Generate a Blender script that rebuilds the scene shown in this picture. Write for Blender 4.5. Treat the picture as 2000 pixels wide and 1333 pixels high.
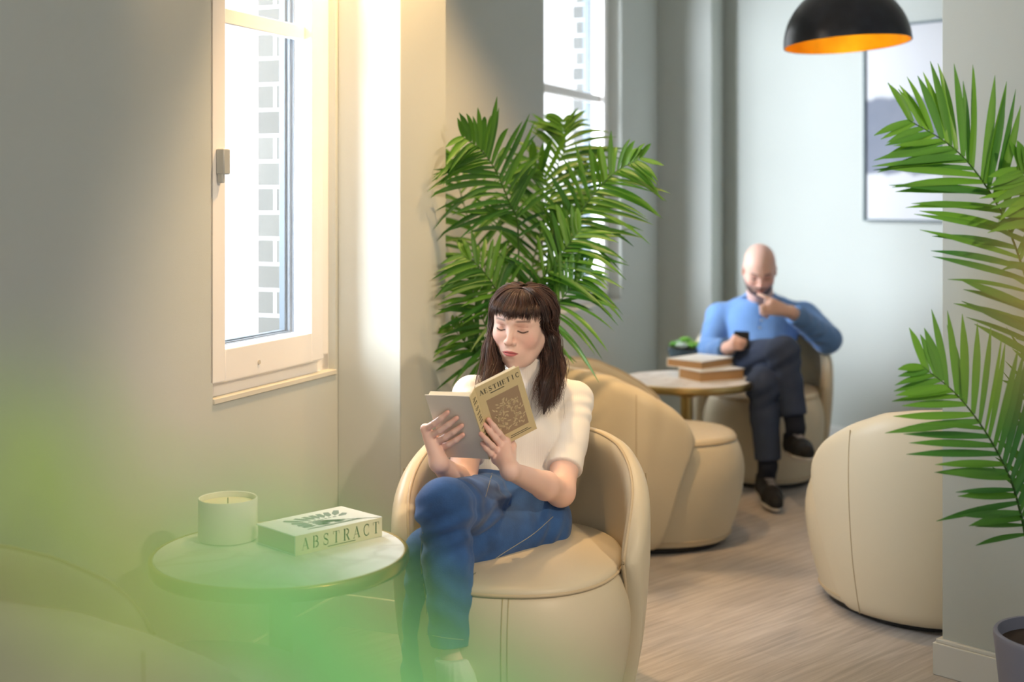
import bpy, bmesh, math, random
import numpy as np
from mathutils import Vector, Matrix
random.seed(7); rng = np.random.default_rng(7)
for o in list(bpy.data.objects): bpy.data.objects.remove(o)
SC = bpy.context.scene
COL = SC.collection
PI = math.pi

# ------------------------------------------------------------------ camera
H = 1.32; FPX = 2600.0; HX, HY = 1000.0, 380.0
cd = bpy.data.cameras.new('camera'); cam = bpy.data.objects.new('camera', cd); COL.objects.link(cam)
cam.location = (0, 0, H); cam.rotation_euler = (PI/2, 0, 0)
cd.sensor_width = 36.0; cd.lens = FPX/2000*36; cd.shift_x = 0; cd.shift_y = -(666.5-HY)/2000
cd.clip_start = 0.03; cd.clip_end = 100
cd.dof.use_dof = True; cd.dof.focus_distance = 3.45; cd.dof.aperture_fstop = 1.9
SC.camera = cam
SC.view_settings.view_transform = 'Standard'; SC.view_settings.look = 'None'
SC.view_settings.gamma = 1; SC.view_settings.use_curve_mapping = False
SC.view_settings.exposure = 0.25

# ------------------------------------------------------------------ world and lights
w = bpy.data.worlds.new('sky'); SC.world = w; w.use_nodes = True
bg = w.node_tree.nodes['Background']; bg.inputs[0].default_value = (0.93, 0.97, 1.0, 1); bg.inputs[1].default_value = 0.8
_n = w.node_tree.nodes; _l = w.node_tree.links        # brighter sky on the street side, dimmer light from the rest of the building
_tc = _n.new('ShaderNodeTexCoord'); _dp = _n.new('ShaderNodeVectorMath'); _dp.operation = 'DOT_PRODUCT'; _dp.inputs[1].default_value = (-0.9272, 0.3745, 0)
_mr = _n.new('ShaderNodeMapRange'); _mr.inputs[1].default_value = 0.0; _mr.inputs[2].default_value = 0.35; _mr.inputs[3].default_value = 0.42; _mr.inputs[4].default_value = 1.8
_l.new(_tc.outputs['Generated'], _dp.inputs[0]); _l.new(_dp.outputs['Value'], _mr.inputs[0]); _l.new(_mr.outputs[0], bg.inputs[1])

D1 = Vector((0.3745, 0.9272, 0)); N1 = Vector((-0.9272, 0.3745, 0))     # window wall: along, outward
O1 = Vector((-2.182, 0, 0))
D2 = Vector((0.686, -0.728, 0)); N2 = Vector((0.728, 0.686, 0))           # picture wall: to the right, outward
def area(name, loc, aim, sx, sy, power, col, spread=PI):
    l = bpy.data.lights.new(name, 'AREA'); l.shape = 'RECTANGLE'; l.size = sx; l.size_y = sy
    l.energy = power; l.color = col; l.spread = spread
    o = bpy.data.objects.new(name, l); COL.objects.link(o); o.location = loc
    o.rotation_euler = (Vector(aim)-Vector(loc)).to_track_quat('-Z', 'Y').to_euler()
    return o
def spot(name, loc, aim, power, col, ang, blend=0.6, r=0.04):
    l = bpy.data.lights.new(name, 'SPOT'); l.energy = power; l.color = col; l.spot_size = ang; l.spot_blend = blend
    l.shadow_soft_size = r
    o = bpy.data.objects.new(name, l); COL.objects.link(o); o.location = loc
    o.rotation_euler = (Vector(aim)-Vector(loc)).to_track_quat('-Z', 'Y').to_euler()
    return o
DAY = (0.84, 0.91, 1.0); WARM = (1.0, 0.62, 0.28); NEUT = (1.0, 0.93, 0.84)
wc1 = O1 + D1*4.06 + Vector((0, 0, 1.6)); wc2 = O1 + D1*6.75 + Vector((0, 0, 1.6))
area('sky_daylight_front', wc1 + N1*1.5 - D1*1.3 + Vector((0, 0, .6)), wc1, 2.0, 2.2, 450, DAY)
area('sky_daylight_back', wc2 + N1*1.5 - D1*1.6 + Vector((0, 0, .5)), wc2, 2.2, 2.2, 480, (0.80, 0.88, 1.0))
# ceiling downlights of the room, then an added soft fill (all above the frame)
spot('downlight_column', (-0.10, 3.72, 2.70), (-0.34, 4.10, 1.7), 120, WARM, 1.5)
spot('downlight_window', (-0.62, 3.1, 2.70), (-0.70, 3.9, 1.7), 22, WARM, 1.5)
spot('downlight_chairs', (0.60, 4.35, 2.70), (0.36, 4.75, 0.4), 48, WARM, 1.5)
spot('downlight_room', (1.75, 0.95, 2.60), (-0.1, 3.7, 0.8), 170, (1.0, 0.76, 0.52), 0.68, r=0.05)
area('added_fill_light', (0.6, 1.2, 2.70), (0.4, 1.8, 0), 1.6, 1.2, 12, NEUT)  # unseen soft fill added to lift the room, not a known fixture

def P(px, py, Y):                         # a point of the place seen at that pixel, at depth Y
    return Vector(((px-HX)/FPX*Y, Y, H-(py-HY)/FPX*Y))

# ------------------------------------------------------------------ materials
def srgb(r, g, b):
    f = lambda c: (c/255/12.92) if c/255 <= 0.04045 else ((c/255+0.055)/1.055)**2.4
    return (f(r), f(g), f(b), 1)
MATS = {}
def mat(name, col=(200, 200, 200), rough=0.5, metal=0.0, bump=0.0, bscale=40.0, var=0.0, vscale=6.0, attr=None,
        stretch=(1, 1, 1), sss=0.0, emit=0.0, coat=0.0, spec=0.5, trans=0.0, ior=1.45, sheen=0.0, sss_r=0.01):
    if name in MATS: return MATS[name]
    m = bpy.data.materials.new(name); m.use_nodes = True; MATS[name] = m
    nt = m.node_tree; N = nt.nodes; L = nt.links; b = N['Principled BSDF']
    c = srgb(*col)
    b.inputs['Base Color'].default_value = c; b.inputs['Roughness'].default_value = rough
    b.inputs['Metallic'].default_value = metal; b.inputs['Specular IOR Level'].default_value = spec
    b.inputs['Coat Weight'].default_value = coat; b.inputs['Coat Roughness'].default_value = 0.25
    b.inputs['Transmission Weight'].default_value = trans; b.inputs['IOR'].default_value = ior
    b.inputs['Sheen Weight'].default_value = sheen
    if sss: 
        b.inputs['Subsurface Weight'].default_value = sss; b.inputs['Subsurface Scale'].default_value = sss_r
        b.inputs['Subsurface Radius'].default_value = (1.0, 0.35, 0.2)
    if emit:
        b.inputs['Emission Color'].default_value = c; b.inputs['Emission Strength'].default_value = emit
    tc = N.new('ShaderNodeTexCoord'); mp = N.new('ShaderNodeMapping'); mp.inputs['Scale'].default_value = stretch
    L.new(tc.outputs['Object'], mp.inputs[0])
    src = None
    if attr:
        a = N.new('ShaderNodeAttribute'); a.attribute_name = attr; src = a.outputs['Color']
    if var:
        n = N.new('ShaderNodeTexNoise'); n.inputs['Scale'].default_value = vscale; n.inputs['Detail'].default_value = 4
        L.new(mp.outputs[0], n.inputs[0])
        mr = N.new('ShaderNodeMapRange'); mr.inputs[1].default_value = 0.3; mr.inputs[2].default_value = 0.7
        mr.inputs[3].default_value = 1-var; mr.inputs[4].default_value = 1+var
        L.new(n.outputs[0], mr.inputs[0])
        mx = N.new('ShaderNodeVectorMath'); mx.operation = 'SCALE'
        if src: L.new(src, mx.inputs[0])
        else: mx.inputs[0].default_value = c[:3]
        L.new(mr.outputs[0], mx.inputs['Scale']); src = mx.outputs[0]
    if src: L.new(src, b.inputs['Base Color'])
    if bump:
        n = N.new('ShaderNodeTexNoise'); n.inputs['Scale'].default_value = bscale; n.inputs['Detail'].default_value = 5
        L.new(mp.outputs[0], n.inputs[0])
        bp = N.new('ShaderNodeBump'); bp.inputs['Strength'].default_value = bump; bp.inputs['Distance'].default_value = 0.002
        L.new(n.outputs[0], bp.inputs['Height']); L.new(bp.outputs[0], b.inputs['Normal'])
    return m

paint = mat('wall_paint', (196, 200, 193), 0.75, bump=0.12, bscale=300, var=0.012, vscale=2)
white_pvc = mat('window_white', (243, 240, 236), 0.35, bump=0.03)
sillm = mat('sill_paint', (214, 210, 196), 0.6, bump=0.05)
grey_alu = mat('window_grey', (78, 90, 100), 0.5, metal=0.1, bump=0.03)
basem = mat('baseboard_white', (222, 222, 216), 0.5, bump=0.03)
ceilm = mat('ceiling_white', (235, 233, 226), 0.9, bump=0.05)

def floor_mat():
    m = bpy.data.materials.new('floor_planks'); m.use_nodes = True
    N = m.node_tree.nodes; L = m.node_tree.links; b = N['Principled BSDF']
    tc = N.new('ShaderNodeTexCoord'); mp = N.new('ShaderNodeMapping')
    mp.inputs['Rotation'].default_value = (0, 0, -math.atan2(0.686, 0.728))
    L.new(tc.outputs['Object'], mp.inputs[0])
    br = N.new('ShaderNodeTexBrick'); br.inputs['Scale'].default_value = 1.0
    br.inputs['Brick Width'].default_value = 1.2; br.inputs['Row Height'].default_value = 0.18
    br.inputs['Mortar Size'].default_value = 0.0012; br.inputs['Mortar Smooth'].default_value = 0.3; br.offset = 0.37
    br.inputs['Color1'].default_value = srgb(182, 177, 173); br.inputs['Color2'].default_value = srgb(168, 164, 161)
    br.inputs['Mortar'].default_value = srgb(140, 130, 124)
    L.new(mp.outputs[0], br.inputs['Vector'])
    m2 = N.new('ShaderNodeMapping'); m2.inputs['Scale'].default_value = (2.2, 38, 1); L.new(mp.outputs[0], m2.inputs[0])
    n = N.new('ShaderNodeTexNoise'); n.inputs['Scale'].default_value = 1.6; n.inputs['Detail'].default_value = 8
    n.inputs['Distortion'].default_value = 0.6; L.new(m2.outputs[0], n.inputs[0])
    cr = N.new('ShaderNodeValToRGB'); cr.color_ramp.elements[0].position = 0.32; cr.color_ramp.elements[0].color = srgb(146, 139, 134)
    cr.color_ramp.elements[1].position = 0.66; cr.color_ramp.elements[1].color = srgb(204, 198, 193)
    L.new(n.outputs[0], cr.inputs[0])
    mx = N.new('ShaderNodeMix'); mx.data_type = 'RGBA'; mx.inputs[0].default_value = 0.55
    L.new(br.outputs[0], mx.inputs[6]); L.new(cr.outputs[0], mx.inputs[7]); L.new(mx.outputs[2], b.inputs['Base Color'])
    b.inputs['Roughness'].default_value = 0.42
    bp = N.new('ShaderNodeBump'); bp.inputs['Strength'].default_value = 0.15; bp.inputs['Distance'].default_value = 0.002
    L.new(n.outputs[0], bp.inputs['Height']); L.new(bp.outputs[0], b.inputs['Normal'])
    return m
floorm = floor_mat()
def brick_mat():
    m = bpy.data.materials.new('pale_brick'); m.use_nodes = True
    N = m.node_tree.nodes; L = m.node_tree.links; b = N['Principled BSDF']
    tc = N.new('ShaderNodeTexCoord'); sp = N.new('ShaderNodeSeparateXYZ'); cb = N.new('ShaderNodeCombineXYZ')
    L.new(tc.outputs['Object'], sp.inputs[0])
    ad = N.new('ShaderNodeMath'); ad.operation = 'ADD'; L.new(sp.outputs[0], ad.inputs[0]); L.new(sp.outputs[1], ad.inputs[1])
    L.new(ad.outputs[0], cb.inputs[0]); L.new(sp.outputs[2], cb.inputs[1])
    br = N.new('ShaderNodeTexBrick'); br.inputs['Scale'].default_value = 1
    br.inputs['Brick Width'].default_value = 0.22; br.inputs['Row Height'].default_value = 0.079
    br.inputs['Mortar Size'].default_value = 0.006
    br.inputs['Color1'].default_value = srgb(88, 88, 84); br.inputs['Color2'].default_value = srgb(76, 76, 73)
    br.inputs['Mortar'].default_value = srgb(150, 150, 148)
    L.new(cb.outputs[0], br.inputs[0]); L.new(br.outputs[0], b.inputs['Base Color']); b.inputs['Roughness'].default_value = .9
    bp = N.new('ShaderNodeBump'); bp.inputs['Strength'].default_value = .4; L.new(br.outputs['Fac'], bp.inputs['Height'])
    bp.inputs['Distance'].default_value = -.004; L.new(bp.outputs[0], b.inputs['Normal'])
    return m
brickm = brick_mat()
def glass_mat():
    m = bpy.data.materials.new('window_glass'); m.use_nodes = True
    N = m.node_tree.nodes; L = m.node_tree.links; N.remove(N['Principled BSDF'])
    t = N.new('ShaderNodeBsdfTransparent'); g = N.new('ShaderNodeBsdfGlossy'); g.inputs['Roughness'].default_value = 0.02
    mx = N.new('ShaderNodeMixShader'); mx.inputs[0].default_value = .05; L.new(t.outputs[0], mx.inputs[1]); L.new(g.outputs[0], mx.inputs[2])
    L.new(mx.outputs[0], N['Material Output'].inputs[0])
    return m
glassm = glass_mat()
leather = mat('cream_leather', (210, 198, 171), 0.42, bump=0.10, bscale=260, var=0.015, vscale=3, spec=0.45)
pipingm = mat('leather_piping', (196, 178, 146), 0.5, bump=0.05)
seamm = mat('leather_seam', (176, 156, 120), 0.6, bump=0.05)
blackm = mat('black_plinth', (22, 22, 22), 0.5, bump=0.05)
brass = mat('brushed_brass', (196, 168, 110), 0.28, metal=1.0, bump=0.08, bscale=80, stretch=(1, 1, 12))
def marble_mat():
    m = mat('white_marble', (236, 235, 232), 0.34, bump=0.0)
    N = m.node_tree.nodes; L = m.node_tree.links; b = N['Principled BSDF']
    tc = N.new('ShaderNodeTexCoord')
    n1 = N.new('ShaderNodeTexNoise'); n1.inputs['Scale'].default_value = 3.5; n1.inputs['Detail'].default_value = 8; n1.inputs['Distortion'].default_value = 1.4
    L.new(tc.outputs['Object'], n1.inputs[0])
    cr = N.new('ShaderNodeValToRGB'); e = cr.color_ramp.elements
    e[0].position = .44; e[0].color = srgb(244, 243, 240); e[1].position = .56; e[1].color = srgb(242, 241, 239)
    x = e.new(.5); x.color = srgb(222, 219, 214)
    L.new(n1.outputs[0], cr.inputs[0]); L.new(cr.outputs[0], b.inputs['Base Color'])
    return m
marble = marble_mat()

# ------------------------------------------------------------------ mesh helpers
def tag(o, label=None, cat=None, group=None, kind=None):
    if label: o['label'] = label
    if cat: o['category'] = cat
    if group: o['group'] = group
    if kind: o['kind'] = kind
    return o
def mesh_obj(name, V, F, m, parent=None, smooth=True, cols=None, angle=None):
    me = bpy.data.meshes.new(name)
    V = np.asarray(V, dtype=np.float32)
    if isinstance(F, np.ndarray):
        k = F.shape[1]
        me.vertices.add(len(V)); me.vertices.foreach_set('co', V.ravel())
        me.loops.add(F.size); me.loops.foreach_set('vertex_index', F.ravel().astype(np.int32))
        me.polygons.add(len(F)); me.polygons.foreach_set('loop_start', np.arange(0, F.size, k, dtype=np.int32))
        me.update(calc_edges=True)
    else:
        me.from_pydata([tuple(v) for v in V], [], F)
    me.validate()
    if smooth: me.polygons.foreach_set('use_smooth', np.ones(len(me.polygons), dtype=bool))
    if angle is not None:
        try: me.set_sharp_from_angle(angle=angle)
        except Exception: pass
    if cols is not None:
        a = me.color_attributes.new('Col', 'FLOAT_COLOR', 'POINT'); c = np.ones((len(V), 4), dtype=np.float32); c[:, :3] = cols
        a.data.foreach_set('color', c.ravel())
    me.materials.append(m)
    o = bpy.data.objects.new(name, me); COL.objects.link(o)
    if parent: o.parent = parent
    return o
def empty(name, loc=(0, 0, 0), rz=0):
    o = bpy.data.objects.new(name, None); COL.objects.link(o); o.location = loc; o.rotation_euler = (0, 0, rz)
    o.empty_display_size = 0.1
    return o
class MB:
    def __init__(s): s.bm = bmesh.new()
    def box(s, a, b, M=None):
        x0, y0, z0 = a; x1, y1, z1 = b
        v = [s.bm.verts.new(p) for p in ((x0,y0,z0),(x1,y0,z0),(x1,y1,z0),(x0,y1,z0),(x0,y0,z1),(x1,y0,z1),(x1,y1,z1),(x0,y1,z1))]
        if M is not None:
            for q in v: q.co = M @ q.co
        for f in ((0,3,2,1),(4,5,6,7),(0,1,5,4),(1,2,6,5),(2,3,7,6),(3,0,4,7)): s.bm.faces.new([v[i] for i in f])
        return s
    def lathe(s, prof, n=48, c=(0, 0, 0), sx=1, sy=1, power=2.0):
        rings = []
        for r, z in prof:
            ring = []
            for i in range(n):
                t = 2*PI*i/n; ct, st = math.cos(t), math.sin(t)
                ex = math.copysign(abs(ct)**(2/power), ct); ey = math.copysign(abs(st)**(2/power), st)
                ring.append(s.bm.verts.new((c[0]+r*sx*ex, c[1]+r*sy*ey, c[2]+z)))
            rings.append(ring)
        for a, b in zip(rings, rings[1:]):
            for i in range(n): s.bm.faces.new((a[i], a[(i+1) % n], b[(i+1) % n], b[i]))
        if prof[0][0] > 1e-5: s.bm.faces.new(list(reversed(rings[0])))
        if prof[-1][0] > 1e-5: s.bm.faces.new(rings[-1])
        return s
    def poly(s, pts, th=0, M=None):
        v = [s.bm.verts.new(p) for p in pts]
        if M is not None:
            for q in v: q.co = M @ q.co
        s.bm.faces.new(v); return s
    def build(s, name, m, parent=None, smooth=False, bevel=0, angle=0.6, seg=2):
        bmesh.ops.remove_doubles(s.bm, verts=s.bm.verts, dist=1e-5)
        bmesh.ops.recalc_face_normals(s.bm, faces=s.bm.faces)
        me = bpy.data.meshes.new(name); s.bm.to_mesh(me); s.bm.free(); me.materials.append(m)
        if smooth or bevel:
            me.polygons.foreach_set('use_smooth', np.ones(len(me.polygons), dtype=bool)); me.set_sharp_from_angle(angle=angle)
        o = bpy.data.objects.new(name, me); COL.objects.link(o)
        if parent: o.parent = parent
        if bevel:
            md = o.modifiers.new('bevel', 'BEVEL'); md.width = bevel; md.segments = seg; md.limit_method = 'ANGLE'; md.angle_limit = 0.7
            md.harden_normals = False
        return o
def catmull(pts, n, closed=False):
    p = np.array([tuple(q) for q in pts], dtype=float)
    if closed: p = np.vstack([p[-1], p, p[0], p[1]])
    else: p = np.vstack([2*p[0]-p[1], p, 2*p[-1]-p[-2]])
    m = len(p)-3; out = []
    ts = np.linspace(0, m, n, endpoint=not closed)
    for t in ts:
        i = min(int(t), m-1); u = t-i; a, b, c, d = p[i:i+4]
        out.append(0.5*((2*b)+(-a+c)*u+(2*a-5*b+4*c-d)*u*u+(-a+3*b-3*c+d)*u**3))
    return np.array(out)
def tubes(paths, radii, k=6, closed=False):
    """many tubes -> V, F ; paths list of (n,3), radii list of scalars or arrays"""
    VV = []; FF = []; base = 0
    for p, r in zip(paths, radii):
        n = len(p); r = np.broadcast_to(np.asarray(r, dtype=float), (n,))
        if closed: T = np.roll(p, -1, 0)-np.roll(p, 1, 0)
        else: T = np.gradient(p, axis=0)
        T /= np.linalg.norm(T, axis=1)[:, None]+1e-12
        up = np.array([0.13, 0.21, 0.97]); 
        if abs(T[0] @ up) > 0.9: up = np.array([0.9, 0.4, 0.1])
        A = np.cross(T, up); A /= np.linalg.norm(A, axis=1)[:, None]+1e-12
        for i in range(1, n):
            a = A[i-1]-T[i]*(A[i-1] @ T[i]); l = np.linalg.norm(a)
            if l > 1e-6: A[i] = a/l
        B = np.cross(T, A)
        th = np.arange(k)*2*PI/k
        ring = p[:, None, :]+r[:, None, None]*(np.cos(th)[None, :, None]*A[:, None, :]+np.sin(th)[None, :, None]*B[:, None, :])
        VV.append(ring.reshape(-1, 3))
        m = n if closed else n-1
        i = np.arange(m)[:, None]; j = np.arange(k)[None, :]; i2 = (i+1) % n
        f = np.stack([base+i*k+j, base+i*k+(j+1) % k, base+i2*k+(j+1) % k, base+i2*k+j], -1).reshape(-1, 4)
        FF.append(f); base += n*k
    return np.vstack(VV), np.vstack(FF)
def tube_obj(name, pts, r, m, parent=None, k=8, n=None, closed=False):
    p = catmull(pts, n, closed) if n else np.array([tuple(q) for q in pts])
    V, F = tubes([p], [r], k, closed); return mesh_obj(name, V, F, m, parent)

# ------------------------------------------------------------------ implicit bodies
def smin(a, b, k):
    if k <= 0: return np.minimum(a, b)
    h = np.clip(.5+.5*(b-a)/k, 0, 1); return b*(1-h)+a*h-k*h*(1-h)
def smax(a, b, k): return -smin(-a, -b, k)
def va(p): return np.array(tuple(p), dtype=float)
def cone(a, b, ra, rb=None):
    a = va(a); b = va(b); rb = ra if rb is None else rb; ab = b-a; L2 = ab @ ab+1e-12
    def f(p):
        h = np.clip(((p-a) @ ab)/L2, 0, 1); q = p-a-h[:, None]*ab
        return np.sqrt((q*q).sum(1))-(ra+(rb-ra)*h)
    return f
def ell(c, r, R=None):
    c = va(c); r = np.array(r, dtype=float); R = None if R is None else np.array(R, dtype=float)
    def f(p):
        q = p-c
        if R is not None: q = q @ R.T       # rows of R = local axes
        k0 = np.sqrt(((q/r)**2).sum(1)); k1 = np.sqrt(((q/(r*r))**2).sum(1))+1e-9
        return k0*(k0-1)/k1
    return f
def sph(c, r): return cone(c, c, r)
def union(items):      # list of (f,k)
    def g(p):
        d = None
        for f, k in items:
            e = f(p); d = e if d is None else smin(d, e, k)
        return d
    return g
def frame(F, U):
    F = Vector(F).normalized(); R = F.cross(Vector(U)).normalized(); U = R.cross(F).normalized()
    return np.array([tuple(R), tuple(F), tuple(U)])      # rows: right, forward, up
def surface(f, lo, hi, h, B=16):
    lo = va(lo); hi = va(hi); n = (np.ceil((hi-lo)/h/B).astype(int))*B+1
    G = np.full(n, 1.0, dtype=np.float32)
    nb = (n-1)//B
    bi = np.stack(np.meshgrid(*[np.arange(k) for k in nb], indexing='ij'), -1).reshape(-1, 3)
    ctr = lo+(bi+.5)*B*h
    d = f(ctr); rad = B*h*0.5*1.7321*1.25+0.004
    loc = np.stack(np.meshgrid(*[np.arange(B+1)]*3, indexing='ij'), -1).reshape(-1, 3)
    act = np.abs(d) < rad
    for q, s in zip(bi[~act], d[~act]):
        if s < 0: G[q[0]*B:(q[0]+1)*B+1, q[1]*B:(q[1]+1)*B+1, q[2]*B:(q[2]+1)*B+1] = -1
    A = bi[act]
    for c0 in range(0, len(A), 40):
        ch = A[c0:c0+40]; idx = (ch[:, None, :]*B+loc[None]).reshape(-1, 3)
        v = f(lo+idx*h).astype(np.float32)
        G[idx[:, 0], idx[:, 1], idx[:, 2]] = v
    S = G < 0
    C = np.zeros(tuple(n-1), dtype=np.uint8)
    for a in (0, 1):
        for b in (0, 1):
            for c in (0, 1): C += S[a:n[0]-1+a, b:n[1]-1+b, c:n[2]-1+c]
    cell = np.argwhere((C > 0) & (C < 8))
    idm = -np.ones(tuple(n-1), dtype=np.int32); idm[cell[:, 0], cell[:, 1], cell[:, 2]] = np.arange(len(cell))
    acc = np.zeros((len(cell), 3)); cnt = np.zeros(len(cell))
    corners = [(a, b, c) for a in (0, 1) for b in (0, 1) for c in (0, 1)]
    for i, c1 in enumerate(corners):
        for c2 in corners[i+1:]:
            if sum(abs(x-y) for x, y in zip(c1, c2)) != 1: continue
            k1 = cell+np.array(c1); k2 = cell+np.array(c2)
            v1 = G[k1[:, 0], k1[:, 1], k1[:, 2]]; v2 = G[k2[:, 0], k2[:, 1], k2[:, 2]]
            m = (v1 < 0) != (v2 < 0)
            t = np.where(m, v1/(v1-v2+1e-12), 0)
            pt = np.array(c1)+t[:, None]*(np.array(c2)-np.array(c1))
            acc[m] += pt[m]; cnt[m] += 1
    V = lo+(cell+acc/np.maximum(cnt, 1)[:, None])*h
    FF = []
    for ax in range(3):
        sl1 = [slice(None)]*3; sl2 = [slice(None)]*3; sl1[ax] = slice(0, -1); sl2[ax] = slice(1, None)
        a = S[tuple(sl1)]; b = S[tuple(sl2)]; e = np.argwhere(a != b)
        o1, o2 = [(1, 2), (2, 0), (0, 1)][ax]
        ok = (e[:, o1] > 0) & (e[:, o2] > 0) & (e[:, o1] < n[o1]-1) & (e[:, o2] < n[o2]-1); e = e[ok]
        flip = a[e[:, 0], e[:, 1], e[:, 2]]
        def cid(d1, d2):
            q = e.copy(); q[:, o1] -= d1; q[:, o2] -= d2; return idm[q[:, 0], q[:, 1], q[:, 2]]
        q = np.stack([cid(1, 1), cid(0, 1), cid(0, 0), cid(1, 0)], 1)
        q[~flip] = q[~flip][:, ::-1]
        FF.append(q)
    F = np.vstack(FF); F = F[(F >= 0).all(1)]
    used = np.unique(F); rm = -np.ones(len(V), dtype=np.int64); rm[used] = np.arange(len(used)); V = V[used]; F = rm[F]
    # one gentle relax
    for _ in range(2):
        s = np.zeros_like(V); c = np.zeros(len(V))
        for i in range(4):
            np.add.at(s, F[:, i], V[F[:, (i+1) % 4]]); np.add.at(c, F[:, i], 1)
        V = V*0.5+0.5*(s/np.maximum(c, 1)[:, None])
    return V, F
def merge(parts):
    VV = []; FF = []; b = 0
    for V, F in parts: VV.append(V); FF.append(F+b); b += len(V)
    return np.vstack(VV), np.vstack(FF)
def project(f, p, off=0.0):
    p = np.array(p, dtype=float)
    for _ in range(6):
        d = f(p); g = np.zeros_like(p); e = 1e-3
        for i in range(3):
            q = p.copy(); q[:, i] += e; g[:, i] = (f(q)-d)/e
        g /= np.linalg.norm(g, axis=1)[:, None]+1e-9; p = p-g*(d-off)[:, None]
    return p
def noise3(p, s, seed=0):
    r = np.random.default_rng(seed); out = np.zeros(len(p))
    for i in range(7):
        k = r.normal(size=3); k /= np.linalg.norm(k); out += np.sin((p @ k)*s*(0.6+1.1*r.random())+r.random()*6.28)
    return out/7
# ------------------------------------------------------------------ the room
RW = math.atan2(D1.y, D1.x)
def wall_obj(mb, name, m, kind='structure', smooth=False, bevel=0):
    o = mb.build(name, m, None, bevel=bevel); o.location = O1; o.rotation_euler = (0, 0, RW); o['kind'] = kind; return o
CE = 2.75
mb = MB(); mb.box((-3.2, -1.0, -0.1), (5.2, 9.0, 0)); fl = mb.build('floor', floorm); fl['kind'] = 'structure'
mb = MB(); mb.box((-3.2, -1.0, CE), (5.2, 9.0, CE+.1)); cl = mb.build('ceiling', ceilm); cl['kind'] = 'structure'
TW = 0.13
W1 = (3.743, 4.385, 0.783, 2.5); W2 = (6.197, 7.31, 0.785, 2.5)
mb = MB()
mb.box((-1.0, 0, 0), (W1[0], TW, CE)); mb.box((W1[0], 0, 0), (W1[1], TW, W1[2])); mb.box((W1[0], 0, W1[3]), (W1[1], TW, CE))
mb.box((W1[1], 0, 0), (W2[0], TW, CE)); mb.box((W2[0], 0, 0), (W2[1], TW, W2[2])); mb.box((W2[0], 0, W2[3]), (W2[1], TW, CE))
mb.box((W2[1], 0, 0), (8.6, TW, CE))
wall_obj(mb, 'wall_left', paint)
# columns that stand in front of the window wall (local: x along, y outward)
def col(s0, s1, dep, name):
    mb = MB(); mb.box((s0, -dep, 0), (s1, 0.0, CE)); return wall_obj(mb, name, paint, bevel=0.003)
col(4.400, 4.725, 0.215, 'wall_column_front')
col(7.99, 8.6, 0.305, 'wall_column_back')
# brick outer leaf seen through the glass, beyond the frames
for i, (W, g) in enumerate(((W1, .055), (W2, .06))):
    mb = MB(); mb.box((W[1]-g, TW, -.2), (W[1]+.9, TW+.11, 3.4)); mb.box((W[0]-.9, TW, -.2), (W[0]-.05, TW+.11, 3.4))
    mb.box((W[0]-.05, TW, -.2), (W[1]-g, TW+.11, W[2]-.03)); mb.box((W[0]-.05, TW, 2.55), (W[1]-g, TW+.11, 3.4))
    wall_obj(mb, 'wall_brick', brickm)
# windows
def window(i, W, e, label):
    s0, s1, z0, z1 = W
    f = MB()         # fixed outer frame
    fy0, fy1 = e+.012, e+.085; t = .045
    f.box((s0-.02, fy0, z0-.005), (s0+t, fy1, z1)); f.box((s1-t, fy0, z0-.005), (s1+.002, fy1, z1))
    f.box((s0-.02, fy0, z0-.005), (s1, fy1, z0+.055)); f.box((s0-.02, fy0, z1-t), (s1, fy1, z1))
    o = wall_obj(f, 'window_%d' % i, white_pvc, bevel=.003)
    inv = Matrix.Identity(4)
    def child(mb, name, m, bevel=0.003):
        c = mb.build(name, m, o, bevel=bevel); return c
    g = MB()
    a0, a1, b0, b1 = s0-.012, s1-.07, z0+.042, z1-.03; w_ = .070; y0, y1 = e-.012, e+.05
    g.box((a0, y0, b0), (a0+w_, y1, b1)); g.box((a1-w_, y0, b0), (a1, y1, b1))
    g.box((a0+w_, y0, b0), (a1-w_, y1, b0+.085)); g.box((a0+w_, y0, b1-.085), (a1-w_, y1, b1))
    child(g, 'sash', white_pvc)
    g = MB(); g.box((a0+w_, e+.012, 1.778), (a1-w_, e+.040, 1.820)); child(g, 'glazing_bar', white_pvc)
    g = MB(); g.box((a0+w_-.005, e+.030, b0+.08), (a1-w_+.005, e+.036, b1-.08)); child(g, 'glass_pane', glassm, 0)
    g = MB()     # grey outer cladding of the sash and its rebate, seen at an angle
    for k, (o_, d0, d1) in enumerate(((-.004, .048, .058), (.004, .058, .070), (.012, .070, .090))):
        g.box((a0+w_-.02, e+d0, b0+.07), (a0+w_+o_, e+d1, b1-.07)); g.box((a1-w_-o_-.004, e+d0, b0+.07), (a1-w_+.02, e+d1, b1-.07))
        g.box((a0+w_, e+d0, b0+.07), (a1-w_, e+d1, b0+.088+o_*.4)); g.box((a0+w_, e+d0, b1-.088-o_*.4), (a1-w_, e+d1, b1-.07))
    child(g, 'outer_frame', grey_alu, .0015)
    sl = MB(); sl.box((s0-.0, -.006 if e < .05 else 0, z0-.012), (s1, e+.02, z0+.003)); child(sl, 'window_sill', sillm, .002)
    return o, child
wo, ch = window(1, W1, .012, '')
hm = mat('handle_grey', (176, 178, 174), .4, metal=.1)
g = MB(); g.box((3.756, -.026, 1.372), (3.786, 0.0, 1.440)); hd = ch(g, 'window_handle', hm, .004)
g = MB(); g.box((3.757, -.020, 1.350), (3.770, -.004, 1.375)); ch(g, 'handle_lever', hm, .003).parent = hd
g = MB(); g.lathe([(.0, 0), (.006, 0), (.006, .003), (0, .003)], 16); sc = ch(g, 'screw_cap', mat('cap_beige', (205, 198, 184), .5), 0)
sc.matrix_local = Matrix.Translation((3.96, -.0005, .857)) @ Matrix.Rotation(PI/2, 4, 'X')
window(2, W2, .060, '')
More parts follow.
